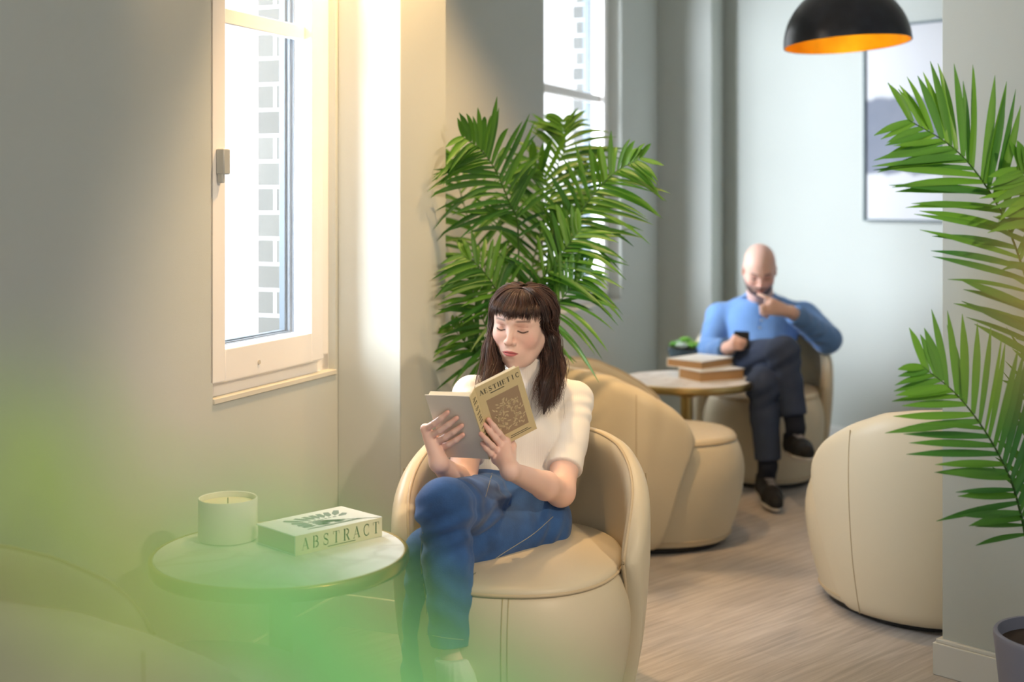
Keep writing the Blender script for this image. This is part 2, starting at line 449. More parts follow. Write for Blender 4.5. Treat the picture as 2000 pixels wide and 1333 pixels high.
# picture wall
PW = Vector((1.232, 7.54, 0)); RP = math.atan2(D2.y, D2.x)      # local x to the right along the wall; local +y is outward
mb = MB(); mb.box((-.5, 0, 0), (4.2, .15, CE)); o = mb.build('wall_back', paint); o.location = PW; o.rotation_euler = (0, 0, RP); o['kind'] = 'structure'
mb = MB(); mb.box((-.1, -.014, 0), (4.2, 0, .09)); mb.box((-.1, -.010, .09), (4.2, 0, .098)); o = mb.build('baseboard_back', basem, bevel=.002); o.location = PW; o.rotation_euler = (0, 0, RP); o['kind'] = 'structure'
# pier at the right, its face parallel to the picture wall
PR = Vector((1.182, 3.66, 0))
mb = MB(); mb.box((0, 0, 0), (1.6, .30, CE)); o = mb.build('wall_right', paint, bevel=.004); o.location = PR; o.rotation_euler = (0, 0, RP); o['kind'] = 'structure'
mb = MB(); mb.box((-.018, -.018, 0), (1.6, .318, .088)); mb.box((-.012, -.012, .088), (1.6, .312, .098)); o = mb.build('baseboard_right', basem, bevel=.002); o.location = PR; o.rotation_euler = (0, 0, RP); o['kind'] = 'structure'
mb = MB(); mb.box((-1, -.014, 0), (4.40, 0, .098)); mb.box((4.725, -.014, 0), (7.99, 0, .098)); mb.box((4.386, -.229, 0), (4.739, -.214, .098))
mb.box((4.386, -.229, 0), (4.401, 0, .098)); mb.box((4.724, -.229, 0), (4.739, 0, .098)); mb.box((7.976, -.319, 0), (7.991, 0, .098)); mb.box((7.976, -.319, 0), (8.6, -.304, .098))
wall_obj(mb, 'baseboard_left', basem)
# far side of the room, beyond everything seen, keeps the bay closed
mb = MB(); mb.box((0, 0, 0), (.12, 4.0, CE)); o = mb.build('wall_far_side', paint); o.location = (4.2, 4.3, 0); o['kind'] = 'structure'

# ------------------------------------------------------------------ framed picture on the back wall
def pic_mat():
    m = bpy.data.materials.new('abstract_print'); m.use_nodes = True
    N = m.node_tree.nodes; L = m.node_tree.links; b = N['Principled BSDF']; b.inputs['Roughness'].default_value = .85; b.inputs['Specular IOR Level'].default_value = .1
    tc = N.new('ShaderNodeTexCoord'); sp = N.new('ShaderNodeSeparateXYZ'); L.new(tc.outputs['Object'], sp.inputs[0])
    n = N.new('ShaderNodeTexNoise'); n.inputs['Scale'].default_value = 9; n.inputs['Detail'].default_value = 6; L.new(tc.outputs['Object'], n.inputs[0])
    def edge(z0, amp, sgn):
        a = N.new('ShaderNodeMath'); a.operation = 'MULTIPLY_ADD'; L.new(n.outputs[0], a.inputs[0]); a.inputs[1].default_value = amp; L.new(sp.outputs[2], a.inputs[2])
        r = N.new('ShaderNodeMapRange'); r.inputs[1].default_value = z0-.012; r.inputs[2].default_value = z0+.012
        r.inputs[3].default_value = 0 if sgn > 0 else 1; r.inputs[4].default_value = 1 if sgn > 0 else 0
        L.new(a.outputs[0], r.inputs[0]); return r.outputs[0]
    lo = edge(.245+.055, .11, 1); hi = edge(.625+.04, .08, -1)
    mu = N.new('ShaderNodeMath'); mu.operation = 'MULTIPLY'; L.new(lo, mu.inputs[0]); L.new(hi, mu.inputs[1])
    cr = N.new('ShaderNodeValToRGB'); cr.color_ramp.elements[0].color = srgb(112, 118, 132); cr.color_ramp.elements[1].color = srgb(150, 154, 164)
    n2 = N.new('ShaderNodeTexNoise'); n2.inputs['Scale'].default_value = 4; n2.inputs['Detail'].default_value = 6; L.new(tc.outputs['Object'], n2.inputs[0]); L.new(n2.outputs[0], cr.inputs[0])
    mx = N.new('ShaderNodeMix'); mx.data_type = 'RGBA'; L.new(mu.outputs[0], mx.inputs[0]); mx.inputs[6].default_value = srgb(214, 214, 216); L.new(cr.outputs[0], mx.inputs[7])
    L.new(mx.outputs[2], b.inputs['Base Color']); return m
def s_on_back(px):     # along-wall coordinate where the wall crosses that column
    k = (px-HX)/FPX; return (k*PW.y-PW.x)/(D2.x-k*D2.y)
sa = s_on_back(1692)
pr = empty('wall_picture', PW+D2*(sa+.36)+Vector((0, 0, 1.183))-N2*.002, RP)
tag(pr, 'large framed abstract print, white with a ragged grey band, hanging on the back wall', 'picture')
mb = MB(); mb.box((-.352, -.016, .008), (.352, -.004, .99)); mb.build('print', pic_mat(), pr)
mb = MB(); fw = .010
mb.box((-.36, -.03, 0), (.36, 0, fw)); mb.box((-.36, -.03, 1.0-fw), (.36, 0, 1.0)); mb.box((-.36, -.03, fw), (-.36+fw, 0, 1.0-fw)); mb.box((.36-fw, -.03, fw), (.36, 0, 1.0-fw))
mb.build('frame', mat('dark_green_frame', (62, 84, 86), .4), pr)

# ------------------------------------------------------------------ pendant lamp
lc = P(1655, 86, 5.1)
pl = empty('pendant_lamp', lc); pl.rotation_euler = (math.radians(-2.5), math.radians(-3.0), 0)
tag(pl, 'black dome pendant lamp with a gold leaf inside, hanging by the back wall', 'lamp')
R = .240
prof = [(R*math.sin(a), R*.97*math.cos(a)) for a in np.linspace(PI/2, .09, 26)]
lampout = mat('lamp_black', (34, 36, 44), .30, bump=.5, bscale=26, var=.5, vscale=10, spec=.6)
gold = mat('gold_leaf', (255, 196, 36), .42, metal=.5, bump=.8, bscale=22, var=.18, vscale=9)
mb = MB(); mb.lathe(prof, 72); 
for f in list(mb.bm.faces):
    if len(f.verts) > 4: mb.bm.faces.remove(f)
mb.build('lamp_shade', lampout, pl, smooth=True, angle=1.5)
prof2 = [(r*.985, z-.0015) for r, z in prof]
mb = MB(); mb.lathe(prof2, 72)
for f in list(mb.bm.faces):
    if len(f.verts) > 4: mb.bm.faces.remove(f)
o = mb.build('gold_lining', gold, pl, smooth=True, angle=1.5); o.data.flip_normals()
mb = MB(); mb.lathe([(R*.982, -.001), (R*1.003, -.002), (R*1.004, .004), (R*.99, .003)], 72)
for f in list(mb.bm.faces):
    if len(f.verts) > 4: mb.bm.faces.remove(f)
mb.build('shade_rim', lampout, pl)
mb = MB(); mb.lathe([(0.0, .285), (.022, .284), (.026, .25), (.026, .225), (.022, .22), (0, .22)], 24); mb.build('cord_cap', lampout, pl, smooth=True)
mb = MB(); mb.lathe([(0, .215), (.02, .215), (.022, .16), (.018, .15), (0, .15)], 20); mb.build('bulb_socket', blackm, pl, smooth=True)
bulbm = mat('bulb_glow', (255, 190, 90), .3, emit=9.0)
mb = MB(); mb.lathe([(0, .152), (.014, .15), (.024, .13), (.031, .105), (.026, .08), (.012, .068), (0, .066)], 24); mb.build('bulb', bulbm, pl, smooth=True)
V, F = tubes([np.array([(0, 0, .28), (0, 0, .45), (.02, .0, CE-lc.z)])], [.0035], 8); mesh_obj('cord', V, F, blackm, pl)
mb = MB(); mb.lathe([(0, CE-lc.z-.03), (.05, CE-lc.z-.03), (.055, CE-lc.z-.005), (.055, CE-lc.z+.002), (0, CE-lc.z+.002)], 32); mb.build('ceiling_rose', lampout, pl, smooth=True)
ld = bpy.data.lights.new('pendant_bulb_light', 'POINT'); ld.energy = 15; ld.color = (1, .80, .46); ld.shadow_soft_size = .03
lo_ = bpy.data.objects.new('pendant_bulb_light', ld); COL.objects.link(lo_); lo_.location = lc+Vector((0, 0, .105))

# ------------------------------------------------------------------ tub armchairs
def make_chair():
    root = empty('tub_armchair')
    AX = [(0, .272), (.02, .283), (.2, .325), (.4, .345), (.55, .345), (.70, .318)]
    itp = lambda z, T: float(np.interp(z, [a for a, b in T], [b for a, b in T]))
    zz = np.linspace(0, .7, 60); aa = np.interp(zz, [a for a, b in AX], [b for a, b in AX])
    for _ in range(30): aa[1:-1] = (aa[:-2]+2*aa[1:-1]+aa[2:])/4
    ax = lambda z: np.interp(z, zz, aa)
    TH = math.radians(115)
    tt = np.radians([0, 20, 45, 64, 82, 100, 108, 112.5, 115]); zt = [.686, .684, .677, .660, .616, .552, .505, .465, .425]
    tb = np.radians([0, 94, 97, 100, 103, 107, 111, 113.5, 115]); zb = [.022, .022, .04, .13, .235, .31, .365, .395, .425]
    def smooth_curve(xs, ys):
        X = np.linspace(0, TH, 400); Y = np.interp(X, xs, ys)
        for _ in range(160): Y[1:-1] = (Y[:-2]+2*Y[1:-1]+Y[2:])/4
        return X, Y
    TX, TY = smooth_curve(tt, zt); BX, BY = smooth_curve(tb, zb)
    nU, nV = 97, 40
    u = np.linspace(-1, 1, nU); th = TH*np.sign(u)*(1-(1-np.abs(u))**1.6)
    th = TH*np.sin(u*PI/2)*0.45+TH*u*0.55
    v = (1-np.cos(np.linspace(0, PI, nV)))/2
    def pos(t, z, off):
        a = ax(z)+off; return np.stack([(a*.865)*np.sin(t), -(a+.018)*np.cos(t), z], -1)
    T, Vv = np.meshgrid(th, v, indexing='ij')
    zlo = np.interp(np.abs(T), BX, BY); zhi = np.interp(np.abs(T), TX, TY); Z = zlo+(zhi-zlo)*Vv
    dv = np.minimum(Vv, 1-Vv)*(zhi-zlo); e = np.clip(dv/.045, 0, 1); g = np.sqrt(np.clip(1-(1-e)**2, 0, 1))
    bot = (Vv < .5) & (np.abs(T) < math.radians(95)); 
    du = (TH-np.abs(T))*.345; eu = np.clip(du/.05, 0, 1); g = g*np.sqrt(np.clip(1-(1-eu)**2, 0, 1))
    hw = .031*g
    out = pos(T, Z, hw+.004); inn = pos(T, Z, -hw*1.0)
    V = np.vstack([out.reshape(-1, 3), inn.reshape(-1, 3)])
    i = np.arange(nU-1)[:, None]; j = np.arange(nV-1)[None, :]; q = np.stack([i*nV+j, (i+1)*nV+j, (i+1)*nV+j+1, i*nV+j+1], -1).reshape(-1, 4)
    n0 = nU*nV
    F = np.vstack([q, q[:, ::-1]+n0])
    o = mesh_obj('back_shell', V, F, leather, root)
    bm = bmesh.new(); bm.from_mesh(o.data); bmesh.ops.remove_doubles(bm, verts=bm.verts, dist=.0045*0+1e-4)
    # close the rim between outer and inner surfaces
    be = [x for x in bm.edges if x.is_boundary]
    bmesh.ops.bridge_loops(bm, edges=be) if be else None
    bmesh.ops.recalc_face_normals(bm, faces=bm.faces); bm.to_mesh(o.data); bm.free()
    o.data.polygons.foreach_set('use_smooth', np.ones(len(o.data.polygons), dtype=bool))
    # piping follows the upper rim and the front edges, on the inner side
    th2 = np.linspace(-TH, TH, 140); zt2 = np.interp(np.abs(th2), TX, TY)
    s = np.clip((TH-np.abs(th2))/.4, 0, 1)
    top = pos(th2, zt2-.004, -.012)
    tb2 = np.linspace(TH, math.radians(96), 40)
    lowR = pos(tb2, np.interp(tb2, BX, BY)+.004, -.010); lowL = pos(-tb2, np.interp(tb2, BX, BY)+.004, -.010)
    path = np.vstack([lowL[::-1], top, lowR])
    Vp, Fp = tubes([path], [.0042], 8); mesh_obj('piping', Vp, Fp, pipingm, root)
    path = pos(th2, zt2-.002, .018); k_ = (np.abs(th2) < TH*.985)
    # back seam lines down the outer shell
    sp_ = []
    for a in (-80, -27, 27, 80):
        z = np.linspace(.03, .60 if abs(a) > 50 else .655, 30); sp_.append(pos(np.full(30, math.radians(a)), z, .0352))
    for q_ in sp_:
        Vs, Fs = tubes([q_], [.0014], 6); mesh_obj('shell_seam', Vs, Fs, seamm, root)
    # barrel base
    prof = [(.80, .022), (.84, .03), (.90, .09), (.955, .16), (.99, .23), (1.0, .285), (.985, .33), (.95, .37), (.915, .392), (.88, .398)]
    pz = np.linspace(0, 1, 28); pr_ = catmull([(r, 0, z) for r, z in prof], 40)
    mb = MB(); mb.lathe([(0.0, .024)]+[(p[0], p[2]) for p in pr_]+[(0.0, .398)], 96, c=(0, .025, 0), sx=.283, sy=.366, power=2.25)
    mb.build('barrel_base', leather, root, smooth=True, angle=1.2)
    mb = MB(); mb.lathe([(0, .385), (.875, .385), (.905, .394), (.912, .404), (.90, .413), (.86, .419), (.6, .4245), (0, .426)], 96, c=(0, .025, 0), sx=.283, sy=.366, power=2.25)
    mb.build('seat_cushion', leather, root, smooth=True, angle=1.2)
    def loop(r, z, n=120):
        t = np.linspace(0, 2*PI, n, endpoint=False); ct, st = np.cos(t), np.sin(t)
        return np.stack([r*.283*np.sign(ct)*np.abs(ct)**(2/2.25), .025+r*.366*np.sign(st)*np.abs(st)**(2/2.25), np.full(n, z)], -1)
    Vp, Fp = tubes([loop(.913, .400)], [.0040], 8, closed=True); mesh_obj('seat_piping', Vp, Fp, pipingm, root)
    Vp, Fp = tubes([loop(.862, .044)], [.0036], 8, closed=True); mesh_obj('base_piping', Vp, Fp, pipingm, root)
    # front seam, double stitched
    fr = [np.array([(dx, .025+p[0]*.366+.0004, p[2]) for p in pr_[2:-3]]) for dx in (-.004, .010)]
    for q_ in fr:
        Vs, Fs = tubes([q_], [.0012], 6); mesh_obj('front_seam', Vs, Fs, seamm, root)
    mb = MB(); mb.lathe([(0, 0), (.76, 0), (.79, .004), (.79, .024), (0, .024)], 80, c=(0, .02, 0), sx=.285, sy=.36, power=2.2); mb.build('foot_ring', blackm, root, smooth=True)
    return root
def copy_tree(o, parent=None):
    c = o.copy(); COL.objects.link(c)
    if parent: c.parent = parent
    for k in list(o.children): copy_tree(k, c)
    return c
CH = [  # x, y, facing direction, label
 (.024, 3.40, (-.10, -1), 'cream leather tub armchair in which the woman in blue jeans sits reading'),
 (.495, 5.10, (1, .06), 'cream leather tub armchair seen side-on with an empty seat, behind the reading woman'),
 (1.175, 6.27, (-.10, -1), 'cream leather tub armchair in which the bald man in the blue shirt sits'),
 (1.290, 4.26, (-.42, .9), 'cream leather tub armchair with its back to us, partly behind the right wall'),
 (-.70, 2.39, (.83, .56), 'cream leather tub armchair in the near left corner in front of the round table'),
]
proto = make_chair(); chairs = []
for i, (x, y, f, lab) in enumerate(CH):
    c = proto if i == 0 else copy_tree(proto)
    c.location = (x, y, 0); c.rotation_euler = (0, 0, math.atan2(-f[0], f[1]))
    tag(c, lab, 'armchair', 'cream leather tub armchairs'); chairs.append(c)

# ------------------------------------------------------------------ round marble tables
TZ = .52
def make_table():
    root = empty('round_side_table')
    mb = MB(); mb.lathe([(0, TZ-.022), (.278, TZ-.022), (.278, TZ-.002), (.276, TZ), (0, TZ)], 96); mb.build('marble_top', marble, root, smooth=True)
    mb = MB(); mb.lathe([(0, TZ-.034), (.270, TZ-.034), (.2845, TZ-.030), (.2875, TZ-.022), (.2875, TZ-.004), (.2855, TZ-.0005), (.279, TZ), (.2782, TZ-.004), (.2782, TZ-.024), (0, TZ-.024)], 96); mb.build('brass_rim', brass, root, smooth=True, angle=1)
    mb = MB(); mb.lathe([(0, TZ-.036), (.052, TZ-.036), (.054, TZ-.04), (.054, TZ-.066), (.050, TZ-.072), (.034, TZ-.076), (0, TZ-.076)], 40); mb.build('top_collar', brass, root, smooth=True)
    mb = MB(); mb.lathe([(0, .20), (.0265, .20), (.0265, TZ-.07), (0, TZ-.07)], 40); mb.build('column', brass, root, smooth=True)
    mb = MB(); mb.lathe([(0, .235), (.034, .235), (.036, .228), (.036, .222), (.040, .20), (.055, .14), (.085, .06), (.12, .025), (.185, .014), (.19, .01), (.19, 0), (0, 0)], 64); mb.build('bell_base', brass, root, smooth=True)
    return root
t1 = make_table(); t1.location = (-.519, 2.985, 0); tag(t1, 'round marble side table with brass rim carrying the candle and the thick book', 'side table', 'round marble side tables')
t2 = copy_tree(t1); t2.location = (.757, 5.77, 0); tag(t2, 'round marble side table with brass rim beside the man, carrying two stacked books', 'side table', 'round marble side tables')

# candle in a white jar
cpos = P(445, 1046, 3.09); cpos.z = TZ
cn = empty('candle_jar', cpos); tag(cn, 'wide white ceramic candle jar standing on the near round marble table', 'candle')
jar = mat('jar_white', (232, 228, 214), .4, bump=.04)
mb = MB(); mb.lathe([(0, 0), (.062, 0), (.0665, .003), (.068, .01), (.068, .094), (.0665, .097), (.064, .096), (.063, .08), (0, .08)], 64); mb.build('jar', jar, cn, smooth=True)
mb = MB(); mb.lathe([(0, .0805), (.0625, .0805), (.0625, .084), (.055, .083), (0, .082)], 48); mb.build('wax', mat('candle_wax', (240, 226, 190), .5, sss=.2), cn, smooth=True)
V, F = tubes([np.array([(x, y, z) for z in (.083, .09, .096)]) for x, y in ((0, 0),)], [.0012], 6); mesh_obj('wick', V, F, mat('wick', (120, 105, 84), .8), cn)

# ------------------------------------------------------------------ lettering (serif capitals drawn as strokes)
def glyph(ch):
    """strokes: list of (polyline, width) in a cell about .8 wide and 1 high"""
    t, T = .035, .13; S = []
    ser = lambda x, y, w=.26: S.append(([(x-w/2, y), (x+w/2, y)], t))
    arc = lambda cx, cy, rx, ry, a0, a1, n=14: [(cx+rx*math.cos(math.radians(a0+(a1-a0)*i/n)), cy+ry*math.sin(math.radians(a0+(a1-a0)*i/n))) for i in range(n+1)]
    if ch == 'A': S += [([(.08, 0), (.40, 1)], t), ([(.38, 1), (.70, 0)], T), ([(.19, .34), (.60, .34)], t)]; ser(.08, .015, .22); ser(.70, .015)
    if ch == 'B': S += [([(.16, 0), (.16, 1)], T), ([(.04, .985), (.4, .985)], t), ([(.16, .52), (.42, .52)], t), ([(.04, .015), (.42, .015)], t), (arc(.38, .75, .20, .23, 90, -90), .10), (arc(.40, .27, .24, .25, 90, -90), .11)]
    if ch == 'S': S += [(arc(.36, .74, .22, .245, 30, 270), .07), (arc(.36, .26, .24, .245, 90, -150), .07), ([(.24, .60), (.50, .40)], .13), ([(.57, .74), (.57, 1)], t), ([(.10, .0), (.10, .28)], t)]
    if ch == 'T': S += [([(.36, 0), (.36, 1)], T), ([(.02, .985), (.70, .985)], t), ([(.03, .76), (.03, 1)], t), ([(.69, .76), (.69, 1)], t)]; ser(.36, .015, .32)
    if ch == 'R': S += [([(.16, 0), (.16, 1)], T), ([(.04, .985), (.4, .985)], t), ([(.16, .50), (.42, .50)], t), (arc(.40, .74, .20, .24, 90, -90), .10), ([(.40, .50), (.66, .0)], T)]; ser(.16, .015, .30); ser(.70, .015, .18)
    if ch == 'C': S += [(arc(.42, .5, .32, .49, 50, 310, 22), .09), ([(.66, .68), (.66, .98)], t), ([(.66, .05), (.66, .25)], t)]
    if ch == 'E': S += [([(.16, 0), (.16, 1)], T), ([(.04, .985), (.62, .985)], t), ([(.16, .52), (.46, .52)], t), ([(.04, .015), (.66, .015)], t), ([(.62, .78), (.62, 1)], t), ([(.66, 0), (.66, .24)], t), ([(.46, .42), (.46, .62)], t)]
    if ch == 'H': S += [([(.14, 0), (.14, 1)], T), ([(.64, 0), (.64, 1)], T), ([(.14, .51), (.64, .51)], t)]; ser(.14, .015); ser(.64, .015); ser(.14, .985); ser(.64, .985)
    if ch == 'I': S += [([(.36, 0), (.36, 1)], T)]; ser(.36, .015); ser(.36, .985)
    return S
def lettering(name, text, x0, x1, h, M, m, parent, th=.0004, wk=1.0):
    mb = MB(); n = len(text); adv = (x1-x0)/n; sx = min(adv*1.15, h*.95)
    for i, c in enumerate(text):
        cx = x0+adv*(i+.5)
        for line, wd in glyph(c):
            pts = [((x-.38)*sx+cx, y*h) for x, y in line]
            for a, b in zip(pts, pts[1:]):
                d = Vector((b[0]-a[0], b[1]-a[1])); 
                if d.length < 1e-9: continue
                nn = Vector((-d.y, d.x)).normalized()*wd*h*.5*wk; e = d.normalized()*wd*h*.12
                q = [(a[0]-e.x+nn.x, a[1]-e.y+nn.y), (a[0]-e.x-nn.x, a[1]-e.y-nn.y), (b[0]+e.x-nn.x, b[1]+e.y-nn.y), (b[0]+e.x+nn.x, b[1]+e.y+nn.y)]
                mb.poly([(p[0], p[1], th) for p in q], M=M)
    bm = mb.bm; me = bpy.data.meshes.new(name); bm.to_mesh(me); bm.free(); me.materials.append(m)
    o = bpy.data.objects.new(name, me); COL.objects.link(o); o.parent = parent; return o
ink = mat('print_ink', (72, 74, 66), .6); 
coverw = mat('book_cover_white', (236, 236, 230), .45, bump=.03); pagesm = mat('book_pages', (206, 196, 170), .8, bump=.4, bscale=60, stretch=(.2, .2, 20))
coverb = mat('book_cover_beige', (214, 196, 150), .5, bump=.03)
# thick book ABSTRACT; local x along the spine, y from spine to fore-edge, z up
zt_ = lambda px, py, z: P(px, py, (H-z)*FPX/(py-HY))
BT = .045
a = zt_(577, 1087, TZ); b = zt_(746, 1048, TZ); c_ = zt_(483, 1065, TZ)
bx = (b-a).normalized(); ang = math.atan2(bx.y, bx.x); bl = (b-a).length; bwid = abs((c_-a).cross(bx).length)
print('ABSTRACT book', round(bl, 3), round(bwid, 3))
bk = empty('book', (a.x, a.y, TZ), ang); tag(bk, 'thick white book with ABSTRACT on its spine lying on the near round table', 'book')
mb = MB(); mb.box((0, 0, 0), (bl, bwid, .003)); mb.box((0, 0, BT-.003), (bl, bwid, BT)); mb.box((0, 0, .0), (bl, .003, BT)); mb.build('cover', coverw, bk, bevel=.0008)
spm = mat('spine_beige', (226, 216, 184), .5)
mb = MB(); mb.box((.0002, -.0008, .0004), (bl-.0002, .0002, BT-.0004)); mb.build('spine', spm, bk)
mb = MB(); mb.box((.003, .003, .003), (bl-.003, bwid-.004, BT-.003)); mb.build('pages', pagesm, bk)
Msp = Matrix.Translation((0, -.0010, 0)) @ Matrix.Rotation(PI/2, 4, 'X')
lettering('spine_title', 'ABSTRACT', .012, bl-.004, .026, Msp @ Matrix.Translation((0, .0105, 0)), ink, bk)
mb = MB(); mb.box((bl*.36, -.0016, .0052), (bl*.68, -.0009, .0066)); mb.build('small_print', ink, bk)
mb = MB(); mt = Matrix.Translation((0, 0, BT+.0004))
gx0, gx1, gy0, gy1 = bl*.22, bl*.86, bwid*.16, bwid*.84; gcx, gcy = (gx0+gx1)/2, gy0+.012
r_ = random.Random(3)
for k in range(26):            # fan of leaf shapes inside the rectangle
    an = math.radians(4+172*(k//2+.5)/13); L_ = min((gx1-gx0)/2/max(abs(math.cos(an)), .1), (gy1-gcy)/max(math.sin(an), .08))*.97
    if k % 2: L0, L1 = L_*.08, L_*.5
    else: L0, L1 = L_*.56, L_
    wd = .0065*(.8 if k % 2 else 1.35); d = Vector((math.cos(an), math.sin(an), 0)); nn = Vector((-d.y, d.x, 0)); o0 = Vector((gcx, gcy, 0))
    mb.poly([o0+d*L0, o0+d*(L0*.6+L1*.4)-nn*wd, o0+d*L1-nn*wd*.7, o0+d*L1+nn*wd*.7, o0+d*(L0*.6+L1*.4)+nn*wd], M=mt)
mb.poly([(gx0, gy0, 0), (gx1, gy0, 0), (gx1, gy0+.006, 0), (gx0, gy0+.006, 0)], M=mt)
mb.build('cover_art', mat('art_grey', (120, 124, 122), .6), bk)

# stacked books on the far table
def far_book(zb, th, corner, right, left, lab, name):
    a = zt_(*corner, zb); b = zt_(*right, zb); c = zt_(*left, zb)
    bx = (b-a).normalized(); ang = math.atan2(bx.y, bx.x); L_ = (b-a).length; W_ = (c-a).cross(bx).length
    print(name, round(L_, 3), round(W_, 3))
    k = empty(name, (a.x, a.y, zb), ang); tag(k, lab, 'book', 'books stacked on the far table')
    mb = MB(); mb.box((0, 0, 0), (L_, W_, .003)); mb.box((0, 0, th-.004), (L_, W_, th)); mb.box((0, W_-.003, 0), (L_, W_, th)); mb.build('cover', coverw, k, bevel=.001)
    mb = MB(); mb.box((.004, .005, .003), (L_-.004, W_-.003, th-.004)); mb.build('pages', mat('brown_pages', (186, 148, 104), .8, bump=.3, bscale=50, stretch=(.2, .2, 20)), k)
far_book(TZ, .047, (1367, 748), (1455, 741), (1313, 740), 'larger white book with brown page edges, lower of the two on the far round table', 'book')
far_book(TZ+.047, .035, (1371, 723), (1433, 713), (1324, 712), 'smaller white book with brown page edges, upper of the two on the far round table', 'book')

# succulent bowl
sp0 = zt_(1341, 712, TZ); sb = empty('succulent_bowl', (sp0.x, sp0.y+.03, TZ)); sb.scale = (1.12, 1.12, 1.2); tag(sb, 'small dark glass bowl of green succulents behind the books on the far table', 'plant')
mb = MB(); mb.lathe([(0, 0), (.045, 0), (.062, .012), (.074, .04), (.078, .062), (.074, .062), (.069, .04), (.05, .014), (0, .01)], 40); mb.build('bowl', mat('smoky_glass', (74, 92, 100), .12, spec=.8), sb, smooth=True)
mb = MB(); mb.lathe([(0, .05), (.07, .05), (.06, .056), (0, .06)], 30); mb.build('soil', mat('soil', (60, 46, 36), .9, bump=.6), sb)
r_ = random.Random(5)
cols = [(120, 176, 70), (176, 200, 90), (150, 186, 150), (96, 156, 60), (190, 205, 190)]
for k in range(7):
    cx, cy = (.044*math.cos(k*1.05), .044*math.sin(k*1.05)) if k else (0, 0); zc = .06+(.022 if k == 0 else .004)
    VV = []; FF = []
    for ring, (n, tilt, ln) in enumerate(((8, 25, .034), (7, 50, .030), (5, 72, .024))):
        for q in range(n):
            an = 2*PI*q/n+ring*.4; tl = math.radians(tilt); d = np.array([math.cos(an)*math.cos(tl), math.sin(an)*math.cos(tl), math.sin(tl)])
            sd = np.array([-math.sin(an), math.cos(an), 0]); up = np.cross(d, sd); b0 = np.array([cx, cy, zc]); w_ = ln*.28; s = len(VV)
            for t, ww in ((0, .4), (.5, 1), (.8, .75), (1, .05)):
                p = b0+d*ln*t; VV += [p-sd*w_*ww, p+up*w_*.5*ww, p+sd*w_*ww, p-up*w_*.5*ww]
            for t in range(3):
                for e in range(4): FF.append([s+t*4+e, s+t*4+(e+1) % 4, s+t*4+4+(e+1) % 4, s+t*4+4+e])
    mesh_obj('succulent', VV, FF, mat('succulent_%d' % (k % 5), cols[k % 5], .5), sb)

# ------------------------------------------------------------------ palms
leafm = mat('palm_leaf', (74, 138, 40), .42, attr='Col', bump=.25, bscale=180, stretch=(1, 1, 1), spec=.5, trans=0)
def leaf_translucency(m):
    N = m.node_tree.nodes; L = m.node_tree.links; b = N['Principled BSDF']; out = N['Material Output']
    tr = N.new('ShaderNodeBsdfTranslucent'); src = b.inputs['Base Color'].links[0].from_socket
    sc = N.new('ShaderNodeVectorMath'); sc.operation = 'MULTIPLY'; sc.inputs[1].default_value = (1.5, 1.55, .7); L.new(src, sc.inputs[0]); L.new(sc.outputs[0], tr.inputs[0])
    mx = N.new('ShaderNodeMixShader'); mx.inputs[0].default_value = .26; L.new(b.outputs[0], mx.inputs[1]); L.new(tr.outputs[0], mx.inputs[2]); L.new(mx.outputs[0], out.inputs[0])
leaf_translucency(leafm)
stemm = mat('palm_stem', (66, 104, 42), .5, bump=.1)
def lin(c): return np.array(srgb(*c)[:3])
